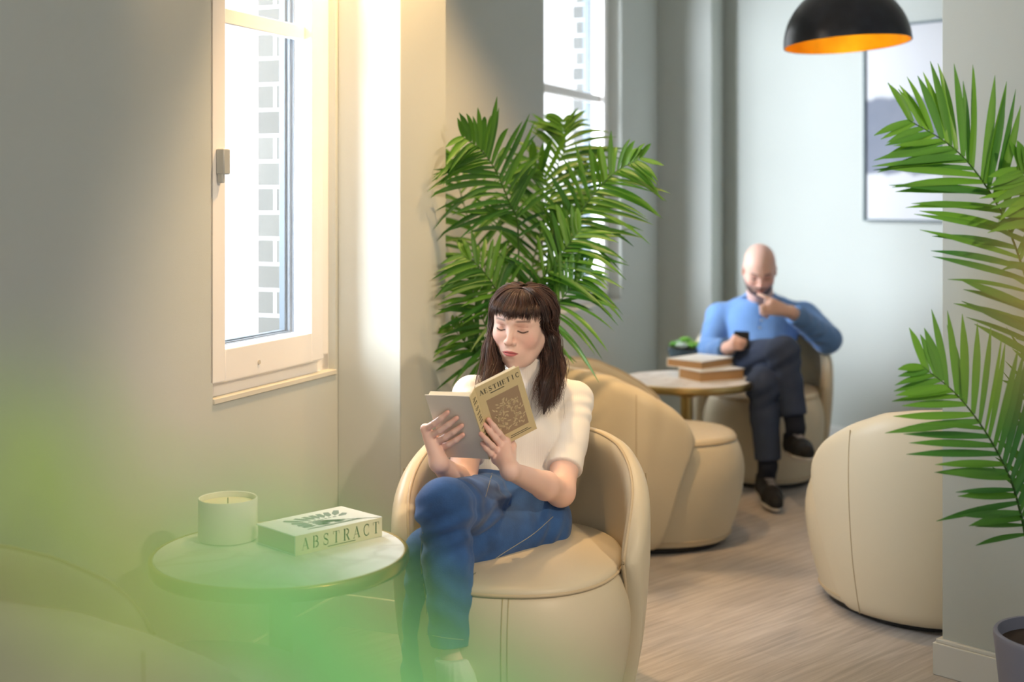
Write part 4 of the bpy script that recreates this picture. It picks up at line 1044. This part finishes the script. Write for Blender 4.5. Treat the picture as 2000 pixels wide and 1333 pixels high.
# jeans
denim = mat('blue_denim', (44, 84, 138), .85, bump=.5, bscale=420, var=.32, vscale=13, sheen=.15)
cuR = kR.lerp(aR_, .90); cuL = kL.lerp(aL_, .93)
def jl(h, k, a, c):
    m = k.lerp(a, .35)
    f = union([(cone(h, k, .086, .0635), 0), (sph(k, .062), .02), (cone(k, m, .060, .0545), .02), (cone(m, a, .0545, .0500), .02)])
    ax1 = va((a-k).normalized()); ax0 = va((k-h).normalized())
    def g(p):
        t = (p-va(k)) @ ax1; u = (p-va(k)) @ ax0
        w1 = np.exp(-((t-.05)/.06)**2)*np.sin(t*120+p[:, 0]*55+noise3(p, 16, 4)*6)*.0040*(1+noise3(p, 20, 9)*1.5)
        w2 = np.exp(-((t-.26)/.10)**2)*np.sin(t*95-p[:, 0]*90+noise3(p, 14, 5)*6)*.0026
        w3 = np.exp(-((u+.05)/.05)**2)*np.sin(u*110+p[:, 0]*60+noise3(p, 16, 6)*6)*.0034
        w4 = np.exp(-((u+.36)/.06)**2)*np.sin(u*100+p[:, 2]*80)*.0042
        return f(p)+w1+w2+w3+w4
    return cut(g, c, a-k, .003)
jR = jl(hR, kR, aR_, cuR); jL = jl(hL, kL, aL_, cuL)
jp = cut(union([(ell(pel, (.155, .112, .105), TF), 0), (ell(wai-tU*.03, (.121, .092, .07), TF), .03)]), hem+tU*.004, tU, .003)
f_j = lambda p: smin(jp(p), smin(jR(p), jL(p), .004), .03)
b6 = bbox([pel, wai, hR, hL, kR, kL, cuR, cuL], .165)
V, F = surface(f_j, b6[0], b6[1], .0038); jeans = mesh_obj('jeans', V, F, denim, woman)
stitch = mat('denim_stitch', (150, 150, 140), .8)
def surf_line(name, pix, f, r, m, parent, n=40, off=.0006):
    q = []
    for px, py, Y in pix: q.append(tuple(P(px, py, Y)))
    c = catmull(q, n)
    # march each point along the view line onto the cloth so that it lies where it is seen
    o = np.array([0, 0, H]); d = c-o; d /= np.linalg.norm(d, axis=1)[:, None]; t = np.full(n, 2.6)
    for _ in range(60): t = t+np.maximum(f(o+d*t[:, None]), -.01)*.8
    c = o+d*(t-.0*off)[:, None]
    for _ in range(2): c[1:-1] = (c[:-2]+c[1:-1]*2+c[2:])/4
    V, F = tubes([c], [r], 6); return mesh_obj(name, V, F, m, parent)
surf_line('side_seam', [(925, 1122, 3.2), (985, 1080, 3.3), (1040, 1045, 3.4), (1080, 1010, 3.45)], f_j, .0011, stitch, jeans)
surf_line('fly_stitch', [(961, 925, 3.5), (953, 955, 3.5), (948, 972, 3.5)], f_j, .0010, stitch, jeans, 20)
surf_line('cuff_stitch', [(829, 1238, 3.1), (868, 1246, 3.1), (906, 1250, 3.1)], f_j, .0009, stitch, jeans, 20)
surf_line('shin_seam', [(826, 1040, 3.1), (822, 1100, 3.1), (833, 1180, 3.1), (834, 1240, 3.1)], f_j, .0010, stitch, jeans, 30)
# socks
sockm = mat('white_sock', (236, 234, 224), .9, bump=.6, bscale=120, stretch=(1, 1, .2))
def sock(a, k, ft, he, name):
    top = a+(k-a)*.02
    f = cut(union([(cone(a+(k-a)*.12, a, .035, .035), 0), (cone(a, ft, .036, .031), .02), (cone(a, he, .036, .033), .02), (cone(he, ft, .028, .027), .02)]), top, k-a, .004)
    rim = cone(top+(a-k)*.02, top+(a-k)*.0201, .038)
    b = bbox([a, k*.1+a*.9, ft, he], .05); V, F = surface(lambda p: f(p)+.0007*np.sin(np.arctan2(p[:, 1]-a.y, p[:, 0]-a.x)*26), b[0], b[1], .003); mesh_obj(name, V, F, sockm, woman)
sock(aR_, kR, ftR, heR, 'sock'); sock(aL_, kL, ftL, heL, 'sock')

# hair : a dark under-cap and many fine strands
hairm = mat('dark_brown_hair', (52, 36, 30), .38, attr='Col', spec=.55)
def strands(groups, name, parent, seed, rad=.0009):
    r = np.random.default_rng(seed); paths = []; cols = []; rr = []
    for g in groups:
        for _c in range(g['clumps']):
            c = g['make'](r)
            base = catmull(c, g.get('k', 18)); L_ = np.linspace(0, 1, len(base))
            ph = r.random(3)*6.28; amp = g.get('wave', .003)*(L_**1.4)*(.6+.8*r.random()); fq = g.get('freq', 14)*(.85+.3*r.random())
            base = base+np.stack([np.sin(L_*fq+ph[0])*amp, np.cos(L_*fq*.8+ph[1])*amp, np.sin(L_*fq*1.3+ph[2])*amp*.4], -1)
            kc = r.random()
            for _ in range(g['per']):
                off = r.normal(size=3)*g.get('cr', .0022)*np.array([1, 1, .5]); tw = (.45+.75*np.sin(PI*np.clip(L_*.9+.05, 0, 1)))[:, None]
                m = max(6, int(len(base)*(r.uniform(.86, 1)))); stray = np.outer(L_**3, r.normal(size=3)*g.get('fly', .004))
                p = (base+off*tw+stray)[:m]; Lm = np.linspace(0, 1, m)
                paths.append(p); rr.append(rad*(.7+.6*r.random())*(1-.8*Lm**5)); k = np.clip(kc*.7+.3*r.random(), 0, 1)*g.get('lite', .6)
                cols.append(np.tile(lin((30, 22, 22))*(1-k)+lin((104, 72, 58))*k, (len(p)*4, 1)))
    V, F = tubes(paths, rr, 4); return mesh_obj(name, V, F, hairm, parent, cols=np.vstack(cols))
def on_scalp(az, el, off=.0):     # az 0 = front, + = her right ; el from horizontal
    r3 = np.array([.0775*.965, .090, .0665])+off; d = np.array([math.sin(az)*math.cos(el), math.cos(az)*math.cos(el), math.sin(el)])
    q = d*r3+np.array([0, -.014, .025]); return hw(*q)
part_el = math.radians(80)
def bang(r):
    az = r.uniform(-1.02, 1.02); gap = .014*math.exp(-((az-.30)/.13)**2)
    bottom = .0165-.010*abs(az/1.0)**3+r.uniform(-.005, .009)+gap
    o_ = r.uniform(.001, .006); pts = [on_scalp(az*.5+r.normal()*.03, 1.25, .004)]
    for el in (1.0, .75, .5): pts.append(on_scalp(az*(1.06-.12*el), el, o_+.005))
    x = math.sin(az)*.0775*1.02; y = math.cos(az)*.090-.006; sw = (-.010 if az > .25 else .008)*(1-abs(az)*.6)+r.normal()*.003
    pts.append(hw(x*1.02+sw*.3, y+.004+o_, .046)); pts.append(hw(x*1.02+sw, y+.003+o_*.6, bottom)); return pts
lockR = [(1077, 662, 3.60), (1081, 715, 3.57), (1073, 765, 3.53), (1062, 817, 3.50)]      # picture right (her left)
lockL = [(960, 668, 3.58), (962, 708, 3.56), (955, 748, 3.52), (944, 790, 3.50)]
def lockf(lock, side, spread):
    def g(r):
        az = side*r.uniform(1.02, 2.7); o_ = r.uniform(0, .010)
        pts = [on_scalp(az*.35+r.normal()*.1, 1.40, .004), on_scalp(az*.80, 1.0, .006+o_), on_scalp(az*.95, .55, .007+o_), on_scalp(az, .08, .007+o_), on_scalp(az, -.25, .006+o_)]
        off = np.array([r.normal()*spread, r.normal()*spread*.9, 0]); back = np.clip((abs(az)-1.4)*.02, 0, .03)
        n = len(lock); ln = r.uniform(.72, 1.03)
        for i, q in enumerate(lock):
            w_ = (.55, .9, 1.05, .8)[i]; p = P(*q)+Vector(tuple(off*w_))+Vector((0, back*(1-i/n), 0))
            if i == n-1: p = P(*lock[-2]).lerp(P(*q), ln*1.2-.2)+Vector(tuple(off*w_*.8))+Vector((r.normal()*.012, 0, r.normal()*.006))
            pts.append(p)
        return pts
    return g
def backh(r):
    az = PI+r.uniform(-1.3, 1.3); o_ = r.uniform(0, .01); pts = [on_scalp(az, 1.4, .004), on_scalp(az, .9, .006+o_), on_scalp(az, .3, .007+o_), on_scalp(az, -.4, .006+o_)]
    e = on_scalp(az, -.4, .01); pts.append(e+Vector((0, 0, -.08))); pts.append(e+Vector((r.normal()*.02, .01, -.15))); return pts
# cap volumes under the strands
def in_face(p):
    L = hl(p); return np.maximum(-(L[:, 1]-.020), (L[:, 2]-.034+.25*np.abs(L[:, 0])))      # negative inside the face window
def f_cap(p):
    d = ell((0, -.014, .025), (.0790, .0915, .0675))(hl(p))*HSC
    d = smin(d, ell((0, -.045, -.03), (.074, .070, .10))(hl(p))*HSC, .02)
    win = in_face(p); return smax(d, -win, .006)
def lock_vol(lock, r): 
    q = [P(*a) for a in lock]; return union([(cone(a+Vector((0, .013, .004)), b+Vector((0, .013, .008)), ra, rb_), .012) for a, b, ra, rb_ in zip(q, q[1:], r, r[1:])])
lv1 = lock_vol(lockR, (.016, .020, .018, .003)); lv2 = lock_vol(lockL, (.009, .014, .015, .005))
jn1 = cone(hw(-.062, -.02, -.02), P(*lockR[0]), .018, .017); jn2 = cone(hw(.062, -.02, -.02), P(*lockL[0]), .014, .010)
def f_hair(p):
    d = f_cap(p); e = smin(smin(lv1(p), jn1(p), .02), smin(lv2(p), jn2(p), .02), .003); return smin(d, e, .012)
bh = bbox([hw(0, 0, .13), hw(.09, .11, 0), hw(-.09, -.13, -.12)]+[P(*q) for q in lockR+lockL], .035)
V, F = surface(f_hair, bh[0], bh[1], .0032)
hcap = mesh_obj('hair', V, F, hairm, woman, cols=np.tile(lin((38, 26, 23)), (len(V), 1)))
strands([dict(clumps=120, per=9, make=bang, wave=.0010, freq=5, lite=.75, cr=.0013, fly=.0022)], 'hair_fringe', hcap, 1, .00055)
strands([dict(clumps=70, per=26, make=lockf(lockR, -1, .0125), wave=.013, freq=17, k=34, lite=.95, cr=.0032, fly=.006)], 'hair_lock', hcap, 2, .00065)
strands([dict(clumps=52, per=24, make=lockf(lockL, 1, .0110), wave=.009, freq=15, k=32, lite=.75, cr=.0026, fly=.006)], 'hair_lock', hcap, 3, .00065)
strands([dict(clumps=40, per=14, make=backh, wave=.004, freq=9, k=16, cr=.003)], 'hair_back', hcap, 4, .0007)
# ---------------- the man with the phone
m_sR = P(1407, 620, 6.42); m_sL = P(1570, 620, 6.42); m_eR = P(1386, 688, 6.24); m_eL = P(1616, 664, 6.20)
m_wR = P(1424, 680, 5.98); m_wL = P(1545, 610, 6.02)
m_nek = P(1486, 592, 6.40); m_che = P(1487, 640, 6.34); m_wai = P(1487, 690, 6.24); m_pel = P(1487, 722, 6.16)
m_hR = P(1455, 706, 6.12); m_kR = P(1530, 690, 5.72); m_aR = P(1554, 836, 5.66)
m_hL = P(1522, 712, 6.12); m_kL = P(1490, 754, 5.70); m_aL = P(1500, 910, 5.68)
m_up = (m_nek-m_pel).normalized(); m_lat = (m_sR-m_sL).normalized(); f_ = m_up.cross(m_lat); f_ = f_ if f_.y < 0 else -f_
MF = frame(f_, m_up); mR_, mF_, mU_ = [Vector(x) for x in MF]
yw, pt_ = math.radians(6), math.radians(30)
mh = Vector((-math.sin(yw)*math.cos(pt_), -math.cos(yw)*math.cos(pt_), -math.sin(pt_)))
MH = frame(mh, (0.02, 0, 1)); MHR, MHF, MHU = [Vector(x) for x in MH]; MSC = .95
mO = P(1486, 543, 6.10)-MHF*.078*MSC
head_m = head_parts(True)
def hlm(p): return ((p-va(mO)) @ MH.T)/MSC
def hm_(x, y, z): return mO+(MHR*x+MHF*y+MHU*z)*MSC
f_mhead = lambda p: smin(head_m(hlm(p))*MSC, cone(hm_(0, -.035, -.05), m_nek, .056, .066)(p), .025)
# left hand at the mouth: index finger along the lips, the others curled under
K = [P(1508, 588, 6.000), P(1504, 596, 5.990), P(1504, 604, 5.990), P(1506, 611, 5.995)]
Tm = [P(1481, 575, 6.020), P(1487, 613, 6.005), P(1492, 617, 6.010), P(1498, 620, 6.018)]
Mid = [None, P(1487, 600, 5.985), P(1490, 606, 5.985), P(1494, 612, 5.990)]
fl_ = [finger(K[0], Tm[0], Vector((0, -1, .2)), .006, (.0105, .0095, .0088, .0075))]
for a, m_, t in list(zip(K, Mid, Tm))[1:]:
    fl_.append([(cone(a, m_, .0105, .0095), .003), (cone(m_, t, .0095, .0080), .003)])
th_m = P(1496, 590, 6.03)
palm_m = union([(cone(m_wL, K[0], .024, .014), 0), (cone(m_wL, K[1], .024, .015), .01), (cone(m_wL, K[2], .024, .014), .01), (cone(m_wL, K[3], .022, .013), .01), (cone(P(1522, 598, 6.03), th_m, .014, .010), .01)])
hand_mL = fingers_union(fl_, palm_m)
# right hand holding the phone
ph = P(1447, 661, 5.93)
K2 = [P(1437, 661, 5.915), P(1434, 667, 5.905), P(1434, 673, 5.905), P(1436, 679, 5.91)]
T2 = [P(1456, 666, 5.905), P(1456, 671, 5.90), P(1454, 676, 5.90), P(1451, 681, 5.90)]
fl2 = [finger(a, b, Vector((-.2, -1, -.1)), .008, (.0105, .0096, .009, .0078)) for a, b in zip(K2, T2)]
palm2 = union([(cone(m_wR, k_, .024, .014), .01) for k_ in K2]+[(cone(m_wR, P(1436, 658, 5.95), .018, .013), .01), (cone(P(1436, 658, 5.95), P(1449, 655, 5.945), .0115, .009), .006)])
hand_mR = fingers_union(fl2, palm2)
marmR = union(arm(m_sR, m_eR, m_wR, (.055, .045, .044, .028))); marmL = union(arm(m_sL, m_eL, m_wL, (.055, .045, .044, .028)))
mtor = union([(ell(m_che, (.165, .105, .15), MF), 0), (ell(m_wai, (.145, .11, .11), MF), .05), (ell(m_pel, (.155, .12, .10), MF), .05), (cone(m_sR, m_sL, .050), .05),
              (cone(m_sR, m_nek, .038, .050), .03), (cone(m_sL, m_nek, .038, .050), .03)])
mlegs = union(leg(m_hR, m_kR, m_aR, (.080, .058, .052, .048, .034))+leg(m_hL, m_kL, m_aL, (.080, .058, .052, .048, .034)))
heelL = P(1494, 958, 5.72); toeL = P(1515, 982, 5.50); heelL.z = .062; toeL.z = .047
heelR = P(1549, 872, 5.70); toeR = P(1576, 884, 5.47)
mcore = lambda p: np.minimum(smin(mtor(p), mlegs(p), .03), np.minimum(cone(m_aL, heelL, .034, .03)(p), cone(m_aR, heelR, .034, .03)(p)))
parts = []
b = bbox([hm_(0, 0, .12), hm_(.1, 0, -.1), hm_(-.1, .12, 0), hm_(0, -.12, 0), m_nek], .02); parts.append(surface(f_mhead, b[0], b[1], .0024))
for fa, fh, pts in ((marmL, hand_mL, [m_sL, m_eL, m_wL]+K+Tm), (marmR, hand_mR, [m_sR, m_eR, m_wR]+K2+T2)):
    b = bbox(pts, .06); parts.append(surface((lambda fa, fh: lambda p: smin(fa(p), fh(p), .012))(fa, fh), b[0], b[1], .0034))
b = bbox([m_pel, m_che, m_nek, m_sR, m_sL, m_kR, m_kL, m_aR, m_aL, heelL, heelR], .10); parts.append(surface(lambda p: mcore(p)+.004, b[0], b[1], .009))
V, F = merge(parts)
def man_col(V):
    C = head_color(hlm(V), (232, 190, 172), True); far = np.linalg.norm(V-va(mO), axis=1) > .165; C[far] = lin((230, 186, 166))
    hd = (hand_mL(V) < .004); C[hd] = lin((232, 192, 172)); return C
man = mesh_obj('person', V, F, skin_m, None, cols=man_col(V))
tag(man, 'bald bearded man in a blue shirt and dark trousers, legs crossed, hand at his mouth', 'person')
# shirt
shirtm = mat('blue_shirt', (98, 138, 190), .8, bump=.4, bscale=160, var=.06, vscale=8, sheen=.2)
def wrink(f, s_, e_, amp, seed):
    a = va((e_-s_).normalized())
    return lambda p: f(p)+amp*np.sin((p-va(s_)) @ a*80+noise3(p, 26, seed)*8)*(.5+noise3(p, 18, seed+3))*1.6
wshR = cut(wrink(union([(cone(m_sR, m_eR, .072, .058), 0), (cone(m_eR, m_wR, .060, .046), .02)]), m_sR, m_wR, .0030, 1), m_eR.lerp(m_wR, .90), m_wR-m_eR, .004)
wshL0 = wrink(union([(cone(m_sL, m_eL, .072, .062), 0), (cone(m_eL, m_wL, .060, .043), .02)]), m_eL, m_wL, .0038, 2)
wshL = lambda p: np.minimum(1, smin(cone(m_sL, m_eL, .072, .062)(p), cut(wshL0, m_eL.lerp(m_wL, .92), m_wL-m_eL, .004)(p), .02)) 
def cutarm(p):     # upper sleeve kept, forearm sleeve ends at the wrist
    return wshL(p)
def f_shirt(p):
    d = smin(mtor(p)-.012+.0085*noise3(p, 26, 5)+.0035*noise3(p, 75, 8)+.004*np.sin(p[:, 2]*70+p[:, 0]*40)*np.exp(-((p[:, 2]-m_wai.z)/.09)**2), np.minimum(wshR(p), cutarm(p)), .018)
    # open neck
    nk = smin(cone(m_nek-mU_*.03, m_nek+mU_*.10, .072, .060)(p), ell(m_nek+mF_*.08-mU_*.040, (.024, .06, .055), MF)(p), .01)
    return smax(d, -nk, .004)
b = bbox([m_sR, m_sL, m_eR, m_eL, m_wR, m_wL, m_che, m_pel], .10); V, F = surface(f_shirt, b[0], b[1], .0060); shirt = mesh_obj('shirt', V, F, shirtm, man)
for sd in (-1, 1):          # collar leaves
    rows = []
    for a_ in np.radians(np.linspace(14, 165, 26)):
        dg = math.degrees(a_); tip = math.exp(-((dg-20)/16)**2); pr_ = []
        for t in np.linspace(0, 1, 6):
            u_ = .040*(1-t)+(-.008-.040*tip)*t-(.0 if t < .2 else 0); rr_ = .072+.034*t+.012*tip*t
            pr_.append(m_nek+mU_*(u_+.010*math.sin(PI*t)+(-.016*math.cos(a_)))+mF_*(math.cos(a_)*rr_+.004)+mR_*(sd*math.sin(a_)*rr_))
        rows.append(pr_)
    V = np.array([[tuple(q) for q in r_] for r_ in rows]); n1, n2 = V.shape[:2]; inner = V-np.array([tuple(q-m_nek) for r_ in rows for q in r_]).reshape(V.shape)*.045
    i_ = np.arange(n1-1)[:, None]; j_ = np.arange(n2-1)[None, :]; q_ = np.stack([i_*n2+j_, (i_+1)*n2+j_, (i_+1)*n2+j_+1, i_*n2+j_+1], -1).reshape(-1, 4)
    mesh_obj('collar', np.vstack([V.reshape(-1, 3), inner.reshape(-1, 3)]), np.vstack([q_, q_[:, ::-1]+n1*n2]), shirtm, shirt)
btn = mat('shirt_button', (210, 214, 220), .4)
plk = catmull([tuple(P(1487, 604, 6.2)), tuple(P(1484, 625, 6.2)), tuple(P(1480, 645, 6.15))], 30)
def march(c, f, n=70, t0=5.0):
    o = np.array([0, 0, H]); d = c-o; d /= np.linalg.norm(d, axis=1)[:, None]; t = np.full(len(c), t0)
    for _ in range(n): t = t+np.clip(f(o+d*t[:, None]), -.01, .3)*.8
    return o+d*t[:, None]
q = march(plk, f_shirt); V, F = tubes([q], [.0022], 6); mesh_obj('placket_seam', V, F, mat('shirt_seam', (46, 88, 150), .8), shirt)
for k_ in (4, 15, 26):
    c = q[k_]; V, F = tubes([np.array([c+np.array([.007, y_, 0]) for y_ in (.001, -.0035, -.0045, -.005)])], [np.array([.005, .005, .004, .0002])], 12); mesh_obj('button', V, F, btn, shirt)
# trousers
trm = mat('navy_trousers', (52, 64, 88), .85, bump=.3, bscale=200, var=.10, vscale=9)
def tl_(h, k, a, c, s):
    m = k.lerp(a, .4); f = union([(cone(h, k, .094, .070), 0), (sph(k, .068), .02), (cone(k, m, .066, .060), .02), (cone(m, a, .060, .056), .02)]); ax1 = va((a-k).normalized())
    g = lambda p: f(p)+np.exp(-(((p-va(k)) @ ax1-.04)/.07)**2)*np.sin((p-va(k)) @ ax1*90+p[:, 0]*50+s)*.004+.0025*noise3(p, 26, s)
    return cut(g, c, a-k, .004)
tR_m = tl_(m_hR, m_kR, m_aR, m_kR.lerp(m_aR, .84), 1); tL_m = tl_(m_hL, m_kL, m_aL, m_kL.lerp(m_aL, .93), 2)
f_tr = lambda p: smin(cut(ell(m_pel, (.165, .135, .115), MF), m_wai, mU_)(p), smin(tR_m(p), tL_m(p), .006), .03)
b = bbox([m_pel, m_kR, m_kL, m_aR, m_aL], .13); V, F = surface(f_tr, b[0], b[1], .0058); mesh_obj('trousers', V, F, trm, man)
sockb = mat('dark_sock', (26, 32, 46), .9, bump=.4, bscale=100); shoem = mat('black_trainer', (20, 20, 22), .7, bump=.5, bscale=180)
solem = mat('white_sole', (214, 212, 206), .6); lacem = mat('lace_grey', (150, 150, 156), .8)
for a, k, he, to in ((m_aL, m_kL, heelL, toeL), (m_aR, m_kR, heelR, toeR)):
    V, F = surface(union([(cone(a+(k-a)*.30, a, .048, .041), 0), (cone(a, he, .041, .040), .01)]), *bbox([a+(k-a)*.20, he], .06), .005); mesh_obj('sock', V, F, sockb, man)
    dr_ = (to-he).normalized(); sh_up = (a-he).normalized(); sh_up = (sh_up-dr_*sh_up.dot(dr_)).normalized(); ball = he.lerp(to, .66)
    fs = union([(cone(he, ball, .040, .046), 0), (cone(ball, to, .046, .032), .01), (cone(he+sh_up*.05, he+sh_up*.01, .040, .042), .02), (cone(he+sh_up*.045, ball+sh_up*.004, .034, .034), .02)])
    fs2 = cut(fs, he-sh_up*.024, -sh_up, .006); fs3 = cut(fs2, he+sh_up*.055+dr_*-.0, sh_up, .004)
    V, F = surface(fs3, *bbox([he, to, he+sh_up*.06], .06), .0045); sh = mesh_obj('shoe', V, F, shoem, man)
    so = cut(cut(lambda p: fs(p)-.005, he-sh_up*.020, sh_up, .004), he-sh_up*.046, -sh_up, .004)
    V, F = surface(so, *bbox([he, to], .07), .0045); mesh_obj('sole', V, F, solem, sh)
    sd = dr_.cross(sh_up)
    for q_ in range(4):
        c = he.lerp(to, .34+.10*q_)+sh_up*.06; pts = np.array([tuple(c+sd*x) for x in np.linspace(-.020, .020, 9)]); pts = project(fs3, pts, .002)
        V, F = tubes([pts], [.0026], 6); mesh_obj('lace', V, F, lacem, sh)
# phone
phm = mat('phone_black', (14, 14, 16), .2, spec=.7)
po = empty('phone', ph); tag(po, 'black mobile phone held in the right hand of the bald man', 'phone')
po.rotation_euler = (math.radians(-38), math.radians(2), math.radians(-6))
mb = MB(); mb.box((-.030, -.004, -.05), (.038, .004, .035)); mb.build('phone_body', phm, po, bevel=.003)
mb = MB(); mb.box((-.028, .0038, -.048), (.036, .0046, .033)); mb.build('screen', mat('phone_screen', (30, 34, 40), .08), po)

# ---------------- plant right in front of the camera, far out of focus
p5 = empty('potted_palm', (-.42, .26, 0)); tag(p5, 'out-of-focus potted palm close to the viewer at the lower left', 'plant')
pot(p5, .16, .34, grey_pot)
fp = Vector((-.42, .26, 0))
def nf(*pts): return [Vector(p)-fp for p in pts]
bs2 = Vector((0, 0, .33))
def NP(o, *pts): return [P(*p)-o for p in pts]
frond(p5, [bs2, bs2+Vector((.02, .0, .35)), Vector((-.20, .24, 1.02))-fp+Vector((0, 0, 0))]+NP(fp, (250, 2300, .20), (480, 1700, .19), (640, 1420, .185), (740, 1270, .18)), 5, .040, (0, -1, .3), 31, start=.80, droop=.1, width=.0075, rr=.002, c0=(158, 220, 146), c1=(164, 224, 146))
frond(p5, [bs2, bs2+Vector((.0, .0, .4))]+NP(fp, (-500, 2200, .24), (-150, 1500, .22), (60, 1180, .21), (230, 960, .20)), 5, .040, (0, -1, .3), 32, start=.74, droop=.1, width=.0052, rr=.0016, c0=(176, 198, 104), c1=(184, 206, 110))
p6 = empty('potted_palm', (.40, .30, 0)); tag(p6, 'out-of-focus yellowing palm close to the viewer at the right edge', 'plant')
pot(p6, .14, .30, grey_pot); fq_ = Vector((.40, .30, 0))
frond(p6, [Vector((0, 0, .29)), Vector((-.02, 0, .65))]+NP(fq_, (2900, 2300, .25), (2500, 1300, .23), (2200, 760, .215), (2050, 520, .205)), 4, .016, (0, -1, .3), 33, start=.90, droop=.1, width=.010, rr=.0022, c0=(214, 190, 110), c1=(224, 196, 120))
